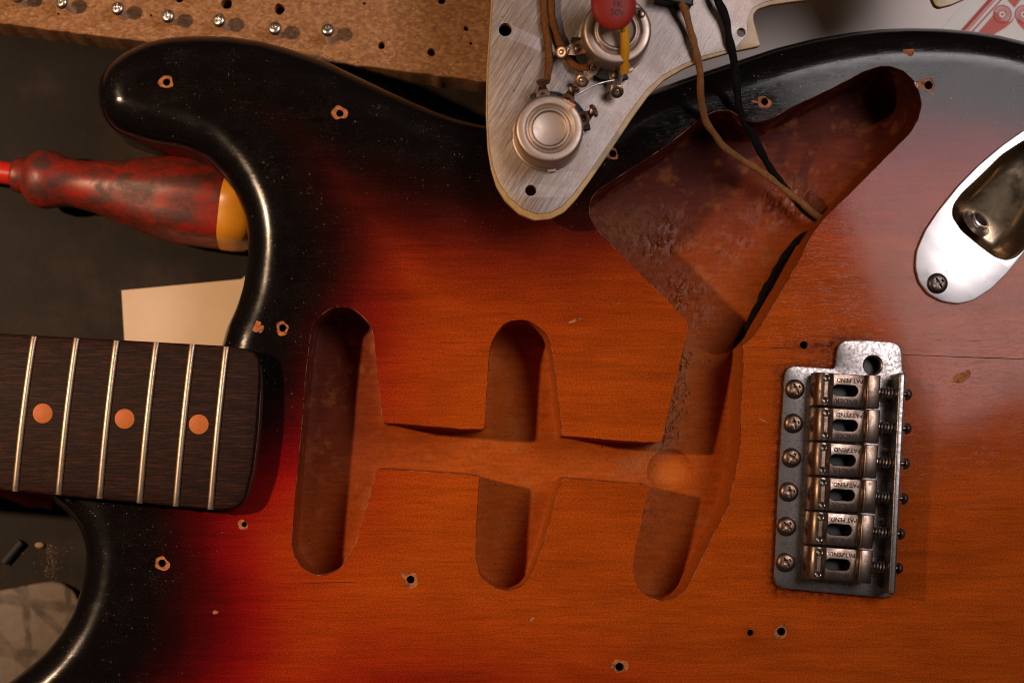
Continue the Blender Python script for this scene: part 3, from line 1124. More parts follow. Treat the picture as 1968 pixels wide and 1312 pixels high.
place('fingerboard', fb_mesh(), neck)
frets = [((-23, 641), (-58, 938)), ((62, 645), (25, 944)), ((144, 648.5), (109, 950.5)), ((221, 653), (188, 958)), ((298, 657), (265, 966.6)), ((367.5, 660), (335, 973)), ((433, 665), (402, 979))]
for a, b in frets:
    a, b = np.array(U(*a, ZF + 4)), np.array(U(*b, ZF + 4))
    pts = [a + (b - a) * t for t in np.linspace(0, 1, 24)]
    g = G()
    pr = [(-6.2, -.5), (-6.0, 1.2), (-4.8, 3.4), (-2.6, 4.8), (0, 5.3), (2.6, 4.8), (4.8, 3.4), (6.0, 1.2), (6.2, -.5)]
    t = (b - a) / np.linalg.norm(b - a)
    nr = np.array([-t[1], t[0]])
    for i, p in enumerate(pts):
        e = 0.55 if i in (0, len(pts) - 1) else 1.0
        for u, h in pr:
            q = p + nr * u
            g.v.append((q[0], q[1], ZF + float(fret_z(p[0], p[1])) + (h * e if h > 0 else h)))
    m = len(pr)
    for i in range(len(pts) - 1):
        for k in range(m):
            j = (k + 1) % m
            g.f.append((i * m + k, i * m + j, (i + 1) * m + j, (i + 1) * m + k))
    g.f.append(tuple(range(m)))
    g.f.append(tuple(reversed(range((len(pts) - 1) * m, len(pts) * m))))
    g.build('fret', 'fret_wire', neck, sharp=50)
for x, y in ((82, 794), (239.5, 804.5), (382, 815)):
    c = U(x, y, ZF)
    z = ZF + float(fret_z(*c))
    G().lathe([(0, .5), (18.0, .4), (18.6, .1), (18.6, -4), (0, -4)], (c[0], c[1], z + .2), 40).build('inlay_dot', 'inlay', neck)

# ---- bridge
BA = math.radians(3.3)
ub = np.array([math.cos(BA), math.sin(BA)])
vb = np.array([-math.sin(BA), math.cos(BA)])
plate_px = [(1507, 722), (1511, 709), (1523, 702.5), (1560, 704.5), (1602, 708), (1605.5, 698), (1607, 676), (1611, 662), (1622, 654), (1670, 653.5), (1714, 656.5),
            (1728, 663), (1733.5, 676), (1735, 712), (1742, 722), (1738, 800), (1730, 960), (1721, 1132), (1716, 1144), (1702, 1149), (1600, 1139.5), (1505, 1131), (1492, 1125), (1486.5, 1111),
            (1489, 1060), (1495, 930), (1501, 820)]
plate_o = outline(UL(plate_px, 10), 4.0, 2.6)
pm = G().loft(plate_o, [(-3, 11), (-1.2, 10.4), (-.2, 9), (0, 7), (0, .6)]).mesh('bridge_plate', 'chrome_worn')
hc = U(1677.5, 701.5, 10)
arm_cut = G().lathe([(0, 40), (20, 40), (20, 11.2), (16, 8), (15.5, -20), (0, -20)], (hc[0], hc[1], 0), 40).mesh('cut', 'chrome_worn')
string_cuts = G()
for px, py in ((1695, 789), (1688, 923), (1681, 1053)):
    c = U(px, py, 10)
    string_cuts.lathe([(0, 30), (19, 30), (19, 8.2), (0, 8.2)], (c[0], c[1], 0), 32)
pr_ = boolean(pm, [arm_cut, string_cuts.mesh('cut', 'chrome_worn')], 'bridge_plate')
pr_.materials.clear(); pr_.materials.append(MAT['chrome_worn'])
finish(pr_, 35)
plate = place('bridge_plate', pr_, guitar)
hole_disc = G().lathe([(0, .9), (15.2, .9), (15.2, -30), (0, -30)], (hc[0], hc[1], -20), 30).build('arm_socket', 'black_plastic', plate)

# raised rear lip of the plate
l0, l1 = np.array(U(1734, 716, 62)), np.array(U(1713.5, 1142, 62))
mid = (l0 + l1) / 2
lz = math.atan2((l1 - l0)[1], (l1 - l0)[0]) - math.pi / 2
lip = G().box((mid[0], mid[1], 35), (13, float(np.linalg.norm(l1 - l0)), 58), lz).mesh('rear_lip', 'chrome_worn')
lip = bevelled(lip, 4.0, 4)
lip.materials.clear(); lip.materials.append(MAT['chrome_worn'])
finish(lip, 60)
place('rear_lip', lip, plate)


def pan_head(name, mat, r=19.0, h=10.0, cross=True):
    prof = [(0, h), (r * .35, h * .985), (r * .6, h * .92), (r * .8, h * .74), (r * .93, h * .45), (r, h * .12), (r, -2), (0, -2)]
    me = G().lathe(prof, (0, 0, 0), 40).mesh(name, mat, local=True)
    if cross:
        k = r / 19.0
        c1 = G().box((0, 0, h), (21 * k, 5.6 * k, 11 * k)).mesh('cut', mat, local=True)
        c2 = G().box((0, 0, h + .13), (5.6 * k, 21 * k, 11 * k)).mesh('cut', mat, local=True)
        c3 = G().lathe([(0, h + 3), (6.2 * k, h + 3), (5.0 * k, h - 6.5 * k), (0, h - 8 * k)], (0, 0, 0), 20).mesh('cut', mat, local=True)
        me = boolean(me, [c1, c2, c3], name)
        me.materials.clear(); me.materials.append(MAT[mat])
        finish(me, 40)
    return me


screw_me = pan_head('mounting_screw', 'screw_steel')
for i, (x, y) in enumerate(((1529, 747), (1526, 813), (1522.5, 879), (1517, 944.5), (1513, 1011), (1511, 1080))):
    c = U(x, y, 18)
    place('mounting_screw', screw_me, plate, loc=P(c[0], c[1], 11), rz=random.uniform(0, 1.5))

# saddles
prof = [(-61, 4), (-61.5, 18), (-60, 29), (-56, 38), (-50, 43.5), (-43, 45.5), (-36, 44.5), (-31, 41.5), (-28, 38), (-24, 36.5),
        (34, 36.5), (35.2, 50), (37.5, 52.5), (57, 52.5), (60.5, 50), (61, 46), (61, 16), (53, 16), (53, 28), (-28, 28), (-40, 34), (-50, 30), (-53, 4)]
g = G()
hw = 31.2
for s_ in (-1, 1):
    for u, z in prof:
        g.v.append((u, s_ * hw, z))
m = len(prof)
g.f.append(tuple(range(m)))
g.f.append(tuple(range(2 * m - 1, m - 1, -1)))
for k in range(m):
    j = (k + 1) % m
    g.f.append((k, j, m + j, m + k))
sad = g.mesh('saddle', 'saddle_steel', local=True)
sad = bevelled(sad, 1.5, 2, 40)
slot = []
for k in range(24):
    a = 2 * math.pi * k / 24
    slot.append((-1 + 10.2 * math.cos(a) + (13.5 if math.cos(a) > 0 else -13.5), 10.2 * math.sin(a)))
slot = np.array(slot)
slot = slot if area2(slot) > 0 else slot[::-1].copy()
slot_cut = G().loft(slot, [(1.6, 60), (1.6, 36.8), (0, 35), (0, 20)]).mesh('cut', 'saddle_steel', local=True)
gr_cut = G()
for v_ in (-21, 21):
    gr_cut.lathe([(0, 60), (6.8, 60), (6.8, 10), (0, 10)], (-40, v_, 0), 24)
sad = boolean(sad, [slot_cut, gr_cut.mesh('cut', 'saddle_steel', local=True)], 'saddle')
sad.materials.clear(); sad.materials.append(MAT['saddle_steel'])
finish(sad, 40)
grub_me = G().lathe([(0, 40), (3.6, 40), (3.9, 47.2), (5.0, 48), (6.2, 47), (6.4, 44), (6.4, 1), (0, 1)], (0, 0, 0), 24).mesh('height_screw', 'nickel', local=True)
spring_pts = []
for k in range(7 * 14 + 1):
    a = 2 * math.pi * k / 14
    spring_pts.append((61.5 + 43 * k / (7 * 14), 9.8 * math.cos(a), 27 + 9.8 * math.sin(a)))
spring_me = G().tube(spring_pts, 1.9, 7).mesh('spring', 'nickel', local=True)
ls = G().tube([(30, 0, 26), (118, 0, 26)], 4.6, 12)
hd = [(math.sin(t) * 11.5, 118 + math.cos(t) * 10) for t in np.linspace(0, math.pi / 2, 6)]
ls.lathe(hd[:0] + [(0, 128)] + hd[1:] + [(0, 118)], (0, 0, 26), 24, axis=(1, 0, 0))
length_me = ls.mesh('length_screw', 'dark_steel', local=True)
letter_me = text_mesh('stamped_lettering', [('PAT.PEND.', 5, -19.5, .92, math.pi), ('FENDER', 5, 20.0, 1.12, math.pi)], 'stamp_dark', 12.0)
slot_shade_me = G().lathe([(0, .6), (1, .6), (1, -.2), (0, -.2)], (0, 0, 0), 28)  # flat black disc: stands in for the shaded string hole below the slot
slot_shade_me.v = [(x * 33, y * 24, z) for x, y, z in slot_shade_me.v]
slot_shade_me = slot_shade_me.mesh('slot_shade_disc', 'black_plastic', local=True)
offs = [0, 1, 1, 0.5, -1.5, -2]
for i in range(6):
    px, py = 1624.5 - 2.75 * i + offs[i], 750.5 + 66.7 * i
    c = U(px, py, 45)
    sd = place('saddle', sad, guitar, rz=-BA - (.0 if i < 4 else .012) + (.008 if i == 1 else 0))
    sd.location = P(c[0], c[1], 13.5 + (0, 2.5, 1.0, 3.0, -.8, -2.2)[i]) - guitar.location
    sd.rotation_euler.y = (.0, .012, -.02, .015, .03, .045)[i]
    for v_ in (-21, 21):
        place('height_screw', grub_me, sd, loc=Vector((-40 * S, v_ * S, random.uniform(-2.2, .6) * S)))
    place('spring', spring_me, sd, loc=Vector((0, 0, 0)))
    place('slot_shade_disc', slot_shade_me, sd, loc=Vector((0, 0, (12.6 - 13.5 - (0, 2.5, 1.0, 3.0, -.8, -2.2)[i]) * S)))
    place('length_screw', length_me, sd, loc=Vector((0, 0, 0)))
    place('stamped_lettering', letter_me, sd, loc=Vector((0, 0, 36.6 * S)))

# ---- jack plate with its sunken cup
jp_px = [(2070, 300), (2050, 255), (2010, 238), (1968, 249.6), (1925, 280), (1880, 318), (1841.6, 357), (1803, 405), (1777.6, 443), (1761.6, 481.6), (1759, 513.6),
         (1766.4, 542.4), (1784, 565), (1809.6, 579), (1841.6, 584), (1870.4, 577.6), (1905.6, 555), (1937.6, 523), (1968, 485), (2010, 430), (2050, 365)]
jp_o = outline(UL(jp_px, 8), 4.0, 5.0)
cup_px = [(2030, 310), (2012, 280), (1990, 266), (1968, 271), (1925, 299), (1886, 337.6), (1848, 373), (1832, 396), (1830, 415), (1848, 443), (1880, 469), (1912, 493), (1934, 499.5), (1953, 493),
          (1968, 478), (1990, 445), (2020, 380)]
cup_o = outline(UL(cup_px, 8), 4.0, 5.0)
jm = G().loft(jp_o, [(-2.2, 8.6), (-.6, 8), (0, 6.6), (0, .6)]).mesh('jack_plate', 'bright_plate')
jcut = G().loft(cup_o, [(2.5, 40), (2.5, 9), (0, 6.4), (0, -20)]).mesh('cut', 'bright_plate')
jr = boolean(jm, [jcut], 'jack_plate')
jr.materials.clear(); jr.materials.append(MAT['bright_plate'])
finish(jr, 40)
jack = place('jack_plate', jr, guitar)
# cup: a trough that dives from the far end towards the socket end
cg = G()
n2 = normals2(cup_o)
cen = cup_o.mean(0)
axd = np.array([-.707, .707])
lay = [(1.0, 1.5, 0), (-1.5, 0.5, 0), (-3, -6, 0), (-6, -24, .3), (-14, -48, .7), (-28, -66, 1.0), (-44, -74, 1.0)]
n = len(cup_o)
for off, z, sh in lay:
    q = cup_o + n2 * off
    if off < -12:
        kk = 1 + (off + 8) / 95.0
        q = cen + (cup_o + n2 * -8 - cen) * kk
    s_ = ((q - cen) @ axd) / 120.0
    zz = z * (1 - sh * .35 * (1 - np.clip(s_ + .5, 0, 1)))
    cg.v += [(a, b, c) for a, b, c in zip(q[:, 0], q[:, 1], zz)]
for k in range(len(lay) - 1):
    for i in range(n):
        j = (i + 1) % n
        cg.f.append((k * n + i, k * n + j, (k + 1) * n + j, (k + 1) * n + i))
cg.f.append(tuple((len(lay) - 1) * n + i for i in range(n)))
cg.build('jack_cup', 'cup_metal', jack, sharp=60, flip_fix=False)
sck = U(1884, 424, -42)
ax = (.52, -.52, .68)
G().lathe([(15, -6), (16, 5), (20, 6), (22, 4), (22, 0), (27, -1), (31, -3), (31, -10)], (sck[0], sck[1], -50), 32, axis=ax).build('jack_socket', 'nickel', jack, flip_fix=False)
G().lathe([(0, -4), (15.5, -4), (15.5, -6), (0, -6)], (sck[0], sck[1], -50), 24, axis=ax).build('socket_bore', 'black_plastic', jack)
c = U(1803, 544, 14)
place('plate_screw', pan_head('plate_screw', 'dark_steel', 20, 9), jack, loc=P(c[0], c[1], 8.6), rz=.55)

# ---------------------------------------------------------------- pickguard with its electronics, lying face down
ZP = 92.0
guard = thing('pickguard', 'upturned pickguard with metal shield, two potentiometers and wiring', 'pickguard', (1100, 250, 0))
pg_px = [(930, -420), (943.7, -60), (943.7, 0), (940, 67), (935, 134), (933.7, 218), (937, 285), (943.7, 325.5), (954, 359), (970.6, 386), (997, 411), (1027.6, 423.5),
         (1058, 421), (1084.7, 407.7), (1108, 382.5), (1135, 345.6), (1165, 302), (1192, 262), (1219, 221.5), (1245.8, 184.6), (1276, 154),
         (1313, 132.5), (1350, 116), (1403, 100.7), (1459, 89), (1462, 87), (1455.5, 64), (1449, 42), (1448, 28), (1456, 18), (1480, 10), (1520, 4), (1561.6, -1),
         (1640, -30), (1710, -75), (1765, -55), (1785, -15), (1797, 11), (1806, 15), (1830, 9), (1860, -4), (1920, -50), (1960, -180), (1900, -420)]
pg_o = outline(UL(pg_px, ZP), 4.0, 2.6)
pgm = G().slab(pg_o, ZP, ZP - 13, 1.5).mesh('pickguard_plate', 'cream_plastic')
sh_px = [(935, -420), (948, -60), (947.5, 0), (943.5, 67), (939, 134), (937.5, 218), (941.5, 283), (949, 322), (960, 352), (978, 378), (1003, 400), (1030, 411),
         (1056, 409), (1079, 397), (1101, 373), (1128, 337), (1158, 293), (1185, 253), (1212, 212), (1239, 176), (1270, 147),
         (1308, 126), (1347, 109), (1400, 95.5), (1412, 94), (1424, 80), (1436, 66), (1435, 40), (1446, 16), (1470, 4), (1540, -12), (1620, -50), (1690, -110), (1760, -120), (1790, -60), (1830, -20), (1900, -70), (1940, -190), (1880, -420)]
sh_o = outline(UL(sh_px, ZP + 2), 4.0, 2.4)
shm = G().slab(sh_o, ZP + 2.6, ZP + .25, .5, 2).mesh('shield', 'aluminium')
gh = [(971, 57.5, 12.5), (1020, 366, 10.5), (1424.5, 63, 8.5)]
hcut = G()
for x, y, r in gh:
    c = U(x, y, ZP + 2)
    hcut.lathe([(0, ZP + 30), (r, ZP + 30), (r, ZP - 40), (0, ZP - 40)], (c[0], c[1], 0), 28)
hm = hcut.mesh('cut', 'aluminium')
hm2 = hm.copy()
for me_, cu_, nm, mt in ((pgm, hm, 'pickguard_plate', 'cream_plastic'), (shm, hm2, 'shield', 'aluminium')):
    r_ = boolean(me_, [cu_], nm)
    r_.materials.clear(); r_.materials.append(MAT[mt])
    finish(r_, 35)
    place(nm, r_, guard)


def potentiometer(bx, by, angs, bent):
    c = U(bx, by, ZP + 5)
    z0 = ZP + 2.6
    prof = [(0, 66), (29, 66), (30.5, 66.6), (32.5, 69.5), (34.5, 70.6), (37, 69.8), (38.5, 66.6), (40.5, 65.6), (43, 66.8), (45, 69.6), (47, 70),
            (56, 70), (59.5, 68.8), (61.8, 65.5), (62.5, 61), (62.8, 13), (65.5, 11.5), (65.5, 2), (0, 2)]
    can = G().lathe(prof, (c[0], c[1], z0), 72).build('potentiometer', 'pot_can', guard, sharp=50)
    a0, a1 = min(angs) - .30, max(angs) + .30
    p = [(c[0] + 80 * math.cos(t), c[1] + 80 * math.sin(t)) for t in np.linspace(a0, a1, 20)] + [(c[0] + 58 * math.cos(t), c[1] + 58 * math.sin(t)) for t in np.linspace(a1, a0, 20)]
    G().slab(outline(p, 3, 1.2), z0 + 20, z0 + 8, 1).build('wafer', 'black_phenolic', can)
    for t, b in zip(angs, bent):
        d = np.array([math.cos(t), math.sin(t)])
        e = np.array([-d[1], d[0]])
        g = G()

        def pt(r, s, z):
            return (c[0] + d[0] * r + e[0] * s, c[1] + d[1] * r + e[1] * s, z0 + z)
        # strap on the wafer, then the bent neck and the eyelet
        path = [(60, 20.6), (76, 20.8), (82, 23), (85, 30), (87, 44)] if not b else [(60, 20.6), (76, 20.8), (86, 22), (94, 24), (100, 25)]
        wd = [13, 13, 9, 7, 7]
        o = len(g.v)
        for (r, z), w_ in zip(path, wd):
            for s_, dz in ((-w_, 0), (w_, 0), (w_, 2.4), (-w_, 2.4)):
                g.v.append(pt(r, s_, z + dz))
        for k in range(len(path) - 1):
            for i in range(4):
                j = (i + 1) % 4
                g.f.append((o + k * 4 + i, o + k * 4 + j, o + k * 4 + 4 + j, o + k * 4 + 4 + i))
        g.f.append((o, o + 1, o + 2, o + 3)); g.f.append((o + 19, o + 18, o + 17, o + 16))
        tip = pt(*((90, 0, 48) if not b else (102, 0, 29)))
        axis = (d[0], d[1], .55) if not b else (d[0] * .5, d[1] * .5, 1)
        g.lathe([(5, -2), (5, 3), (10.5, 3.6), (12.5, 2.2), (12.5, -1.5), (9, -2.5), (5, -2)], tip, 20, axis=axis)
        g.build('lug', 'lug_metal', can, sharp=45)
        c2 = pt(70, 0, 22.5)
        G().lathe([(0, 3), (4.5, 2.6), (7, 1), (7.5, -1), (0, -1)], c2, 18).build('rivet', 'dark_steel', can)
        if b:
            sj = G().blob(pt(98, 0, 27), 9, 14, (1.15, .9, .55))
            sj.blob(pt(92, 4, 26), 6, 12, (1.2, 1, .6)).blob(pt(103, -3, 25), 5, 12, (1, 1.2, .6))
            sj.build('solder_joint', 'solder', can)
        else:
            G().blob(pt(88, 0, 40), 6.5, 12, (1, 1, .8)).build('solder_joint', 'lug_metal', can)
    for t in (.4, 1.9, 3.5, 5.2):
        t += bx * .01
        G().box((c[0] + 65.5 * math.cos(t), c[1] + 65.5 * math.sin(t), z0 + 8), (5, 15, 9), t).build('crimp_tab', 'pot_can', can)
    # shaft under the pickguard
    G().lathe([(0, -80), (18, -80), (18, -14), (27, -13.5), (27, -1), (0, -1)], (c[0], c[1], z0 + 1 - 12), 28).build('shaft', 'nickel', can)
    return can


potentiometer(1051.5, 262, [math.radians(a) for a in (-97, -60, -24)], (0, 0, 0))
potentiometer(1179, 77, [math.radians(a) for a in (163, 126, 88)], (1, 1, 1))
# bent copper tongue and locating tab on the cans
c = U(1094, 198, ZP + 72)
G().box((c[0], c[1], ZP + 72), (24, 4, 3), .5).build('copper_tongue', 'copper', guard)
c = U(1098, 209, ZP + 72)
G().box((c[0], c[1], ZP + 72), (4, 11, 3), .3).build('copper_tongue', 'copper', guard)
c = U(1152, 89, ZP + 66)
G().box((c[0], c[1], ZP + 66), (8, 15, 5), .5).build('can_tab', 'dark_steel', guard)

# disc capacitor and its sleeved lead
cz = ZP + 112
cc = U(1179, 8, cz)
axc = Vector((.10, -.04, 1)).normalized()
cap = G().lathe([(0, 13), (12, 12.6), (24, 11.2), (34, 8.0), (40.5, 3.2), (42, 0), (40.5, -3.2), (34, -8), (20, -11.5), (0, -13)], (0, 0, 0), 48)
cap.v = [(cc[0] + x * .98, cc[1] + y * 1.13, cz + z - x * .10) for x, y, z in cap.v]
capo = cap.build('capacitor', 'red_ceramic', guard, sharp=60)
tm = text_mesh('printed_lettering', [('50V', 6, 19, 1.0, -.05), ('1K', 6, 4, 1.0, -.05), ('4X', -2, -9, 1.0, -.05)], 'faded_print', 16.5, extrude=.3)
q = place('printed_lettering', tm, capo, loc=P(cc[0], cc[1], cz + 12.3))
tm2 = tm
for vtx in tm2.vertices:      # follow the domed face
    x, y = vtx.co.x / S, -vtx.co.y / S
    vtx.co.z += (13.5 - 12.3 - .0042 * ((x / .98) ** 2 + (y / 1.13) ** 2) - .10 * x) * S
sl = [U(1200, 52, ZP + 88), U(1201, 138, ZP + 52)]
G().tube([(sl[0][0], sl[0][1], ZP + 92), ((sl[0][0] + sl[1][0]) / 2, (sl[0][1] + sl[1][1]) / 2, ZP + 80), (sl[1][0], sl[1][1], ZP + 50)], 8.4, 16, 6, 8).build('insulating_sleeve', 'yellow_sleeve', guard)
e = U(1190, 148, ZP + 32)
G().tube([(sl[1][0], sl[1][1], ZP + 52), (sl[1][0] - 1, sl[1][1] + 6, ZP + 44), (e[0], e[1], ZP + 31)], 2.0, 8).build('capacitor_lead', 'solder', guard)
l1 = U(1216, 22, ZP + 98); l2 = U(1232, 17, ZP + 78)
G().tube([(l1[0], l1[1], ZP + 108), (l1[0] + 8, l1[1] - 4, ZP + 100), (l2[0], l2[1], ZP + 76)], 2.4, 8).build('capacitor_lead', 'solder', guard)
l3 = U(1233, 27, ZP + 74)
G().blob((l3[0], l3[1], ZP + 73), 7, 12, (1, 1.2, .5)).build('solder_joint', 'lug_metal', guard)


def wire(name, pts, r, mat, parent=None, seg=12):
    q = []
    for x, y, z in pts:
        a = U(x, y, z)
        q.append((a[0], a[1], z))
    q = smooth(resample(q, 5.0, False), 8.0, 5.0, False)
    wr = np.random.default_rng(len(pts) * 13 + int(pts[0][0]))
    nz = smooth(wr.normal(0, 1, (len(q), 3)), 14.0, 5.0, False)
    q = q + nz * 3.2
    rv = 1 + smooth(wr.normal(0, 1, (len(q), 1)), 6.0, 5.0, False)[:, 0] * .16
    return G().tube(q, lambda t: r * float(rv[int(round(t * (len(rv) - 1)))]), seg).build(name, mat, parent, sharp=80)


zw = ZP + 11
wire('cloth_wire', [(1040, -90, zw), (1043, -20, zw), (1044, 10, zw), (1047, 46, zw), (1052, 76, zw), (1057, 107, zw), (1055.6, 130, zw + 3), (1052, 148, zw + 22), (1051, 160, zw + 34)], 7.2, 'brown_cloth', guard)
wire('cloth_wire', [(1066, -90, zw), (1061, -20, zw), (1060.5, 20, zw), (1064, 46, zw), (1073, 72, zw), (1082, 96, zw), (1093, 117, zw + 2), (1110, 130, zw + 8), (1131, 133, zw + 17)], 7.2, 'brown_cloth', guard)
wire('jumper_wire', [(1112, 174, ZP + 50), (1130, 168, ZP + 42), (1160, 159, ZP + 34), (1183, 151, ZP + 33)], 1.9, 'solder', guard, 8)
c = U(1300, -22, ZP + 40)
sw = bevelled(G().box((c[0], c[1], ZP + 22), (70, 52, 38), .2).mesh('switch_body', 'black_plastic'), 3, 2)
sw.materials.clear(); sw.materials.append(MAT['black_plastic'])
place('switch_body', sw, guard)
c = U(1326, 0, ZP + 30)
G().tube([(c[0], c[1] - 30, ZP + 24), (c[0] + 1, c[1] + 8, ZP + 20)], 7, 12).build('switch_terminal', 'black_plastic', guard)

# ---------------------------------------------------------------- loose wires running into the control cavity
tan = wire('cloth_wire', [(1296, -60, ZP + 40), (1309, 0, ZP + 32), (1326, 50, ZP + 22), (1338, 100.6, ZP + 14), (1344.6, 151, 78), (1348, 188, 48), (1356, 231.5, 5), (1383, 275, -40),
                          (1423.5, 305, -78), (1480, 342, -100), (1502, 360.6, -106), (1539, 388, -112), (1584.7, 424, -118), (1625, 452, -122)], 7.0, 'tan_cloth')
tag(tan, 'tan cloth covered wire from the pickguard into the control cavity', 'wire')
blk = wire('cloth_wire', [(1366, -60, ZP + 34), (1380, 0, ZP + 26), (1393.6, 27, ZP + 20), (1403, 84, ZP + 12), (1413.6, 134, 70), (1420, 201, 25), (1430, 235, -14), (1457, 282, -62),
                          (1480, 322, -96), (1502, 352, -122), (1534, 392, -134), (1575.5, 428, -136), (1615, 456, -134)], 7.4, 'black_cloth')
tag(blk, 'black cloth covered wire crossing beside the tan wire into the cavity', 'wire')
gnd = wire('ground_wire', [(1585, 428, -118), (1560, 447, -124), (1532, 466, -130), (1508, 494, -138), (1480, 543, -146), (1456, 590, -150), (1434, 634, -148), (1418, 664, -138), (1404, 690, -128)], 8.0, 'black_cloth')
tag(gnd, 'black wire hugging the sloping side of the control cavity', 'wire')

# ---------------------------------------------------------------- chipboard with screws standing in it
ZB = -172.0
cb_top = [U(-700, -37, ZB), U(0, 45, ZB), U(300, 83, ZB), U(649, 121, ZB), U(845, 146, ZB), U(960, 162, ZB), (970, -900), (-900, -900)]
cb_o = resample(cb_top, 6.0)
cb_o = cb_o if area2(cb_o) > 0 else cb_o[::-1].copy()
jit = smooth(rng.normal(0, 1, (len(cb_o), 1)) * 1.6, 7.0, 6.0)
cb_o = cb_o + normals2(cb_o) * jit
cbm = G().loft(cb_o, [(-2.5, ZB), (-.4, ZB - 2.0), (0, ZB - 8), (.6, ZB - 50), (-.6, ZT + .6)]).mesh('chipboard', 'chipboard')
cbh = [(345, -3, 9), (436, 6.7, 11), (537, 17.5, 10.5), (290, 30, 2.5), (849, 1.7, 7.5), (733, 88, 7.2), (829, 101, 7.8), (895.6, 55.5, 5), (905, 84, 3.2), (112, 122 - 95, 2.2), (700, 7, 3)]
hc_ = G()
for x, y, r in cbh:
    c = U(x, y, ZB)
    hc_.add(*(lambda d: (d.v, d.f))(dent(c[0], c[1], r * 1.05, r * 1.05, 0, ZB - 60, ZB + 20, 20, .06)))
cbr = boolean(cbm, [hc_.mesh('cut', 'chipboard')], 'chipboard')
cbr.materials.clear(); cbr.materials.append(MAT['chipboard'])
finish(cbr, 40)
tag(place('chipboard', cbr), 'brown chipboard panel drilled with holes, lying behind the horn', 'board')

cs_head = pan_head('screw_head', 'bright_screw', 14.0, 8.0)
cs_shaft = G().tube([(0, 0, -45), (0, 0, 1)], lambda t: 6.2, 14).mesh('screw_shaft', 'shaft_steel', local=True)
scr = [((34, -7), (48, 10), 'cut off at the top left'), ((119, 5), (142, 22), 'second from the left end of the row'), ((226, 17), (242, 32), 'third from the left end of the row'),
       ((323, 32), (336, 43.5), 'in the middle of the row'), ((421, 40), (437, 55), 'third from the right end of the row'), ((528.5, 55), (535.5, 70), 'second from the right end of the row'), ((630, 58), (632.5, 80), 'at the right end of the row')]
for (hx, hy), (bx, by), where in scr:
    b = np.array(U(bx, by, ZB))
    zh = ZB + 39
    h_ = np.array(U(hx, hy, zh))
    base = Vector((b[0], b[1], ZB))
    top = Vector((h_[0], h_[1], zh))
    dirv = (top - base)
    dw = Vector((dirv.x, -dirv.y, dirv.z)).normalized()
    q = Vector((0, 0, 1)).rotation_difference(dw).to_euler()
    t = thing('screw', 'steel screw standing in the chipboard, ' + where, 'screw', (b[0], b[1], ZB), 'screws standing in the chipboard')
    t.rotation_euler = q
    L = dirv.length
    a = place('screw_head', cs_head, t, loc=Vector((0, 0, L * S)), rz=random.uniform(0, 1.5))
    s_ = place('screw_shaft', cs_shaft, t, loc=Vector((0, 0, 0)))
    s_.scale = (1, 1, 1)
    s_.location = Vector((0, 0, (L - 2) * S))
    s_.scale = (1, 1, (L + 16) / 46.0)

# ---------------------------------------------------------------- screwdriver
zax = ZT + 84
a_, b_ = np.array(U(-60, 322, zax)), np.array(U(470, 404, zax))
axis2 = (b_ - a_) / np.linalg.norm(b_ - a_)
sd0 = U(0, 331, zax)
drv = thing('screwdriver', 'grimy red screwdriver with amber end cap, lying by the horn cutaway', 'screwdriver', (sd0[0], sd0[1], ZT))


def flute(a, h):
    k = min(max((h - 150) / 150.0, 0), 1)
    return 1 + .035 * k * math.cos(6 * a)


k_ = 1.062
hp = [(0, 22), (20, 22), (27, 24.5), (29, 26), (40, 27), (46, 26), (47, 33), (50, 34), (58, 45), (70, 54), (88, 57), (104, 55), (122, 49), (142, 46), (165, 47), (200, 52),
      (240, 61), (280, 71), (320, 79), (350, 82), (400, 82), (433, 80)]
hp = [(r * k_ * .985, (h - 0) * k_ * 1.012) for h, r in hp]
org = (sd0[0], sd0[1], zax)
ax3 = (axis2[0], axis2[1], 0)
G().lathe([(21.5 * k_, -420), (21.5 * k_, 30 * k_)], org, 32, axis=ax3).build('shaft', 'red_shaft', drv)
G().lathe([(0, 24 * k_), (23 * k_, 24 * k_), (32 * k_, 30 * k_), (34 * k_, 40 * k_), (31 * k_, 52 * k_), (0, 52 * k_)], org, 36, axis=ax3).build('collar', 'grimy_red', drv)
G().lathe([(0, 47 * k_)] + [p for p in hp if p[1] > 46 * k_] + [(0, 433 * k_ * 1.012)], org, 60, axis=ax3, rf=flute).build('handle', 'grimy_red', drv, sharp=60)
e0 = 433 * k_ * 1.012
G().lathe([(0, e0 - 2), (78 * k_, e0 - 2), (80.2 * k_, e0 + 3), (80 * k_, e0 + 28), (76 * k_, e0 + 48), (66 * k_, e0 + 64), (44 * k_, e0 + 74), (0, e0 + 78)], org, 60, axis=ax3, rf=flute).build('end_cap', 'amber', drv, sharp=60)

# ---------------------------------------------------------------- papers, card, pad and other small things on the bench
def sheet(name, pts, z, th, mat, label, cat, sig=1.2, bow=0.0):
    p = outline(UL(pts, z), 6, sig)
    g = G().loft(p, [(0, z), (0, z - th)], grid=40.0, zf=(lambda x, y: np.zeros(len(x)) + bow * 0))
    return tag(g.build(name, mat, sharp=40), label, cat)


sheet('paper_slip', [(233.5, 558), (464, 536.5), (540, 470), (760, 560), (740, 800), (250, 840)], ZT + 5, 4.6, 'cream_paper', 'blank cream paper slip between the neck and the cutaway', 'paper')
sheet('paper_sheet', [(1160, -300), (1130, 280), (2300, 300), (2300, -300)], ZT + 4, 3.6, 'white_paper', 'white paper sheet under the pickguard behind the guitar body', 'paper')
card_pts = [(1795, 70), (1873, -12), (1960, -104), (2260, 140), (2080, 330)]
card = thing('printed_card', 'white card with red scroll ornament behind the lower bout', 'card', (1950, 60, ZT + 4.2))
zc_ = ZT + 7
G().loft(outline(UL(card_pts, zc_), 6, 3), [(0, zc_), (0, zc_ - 2.8)]).build('card', 'card_paper', card)


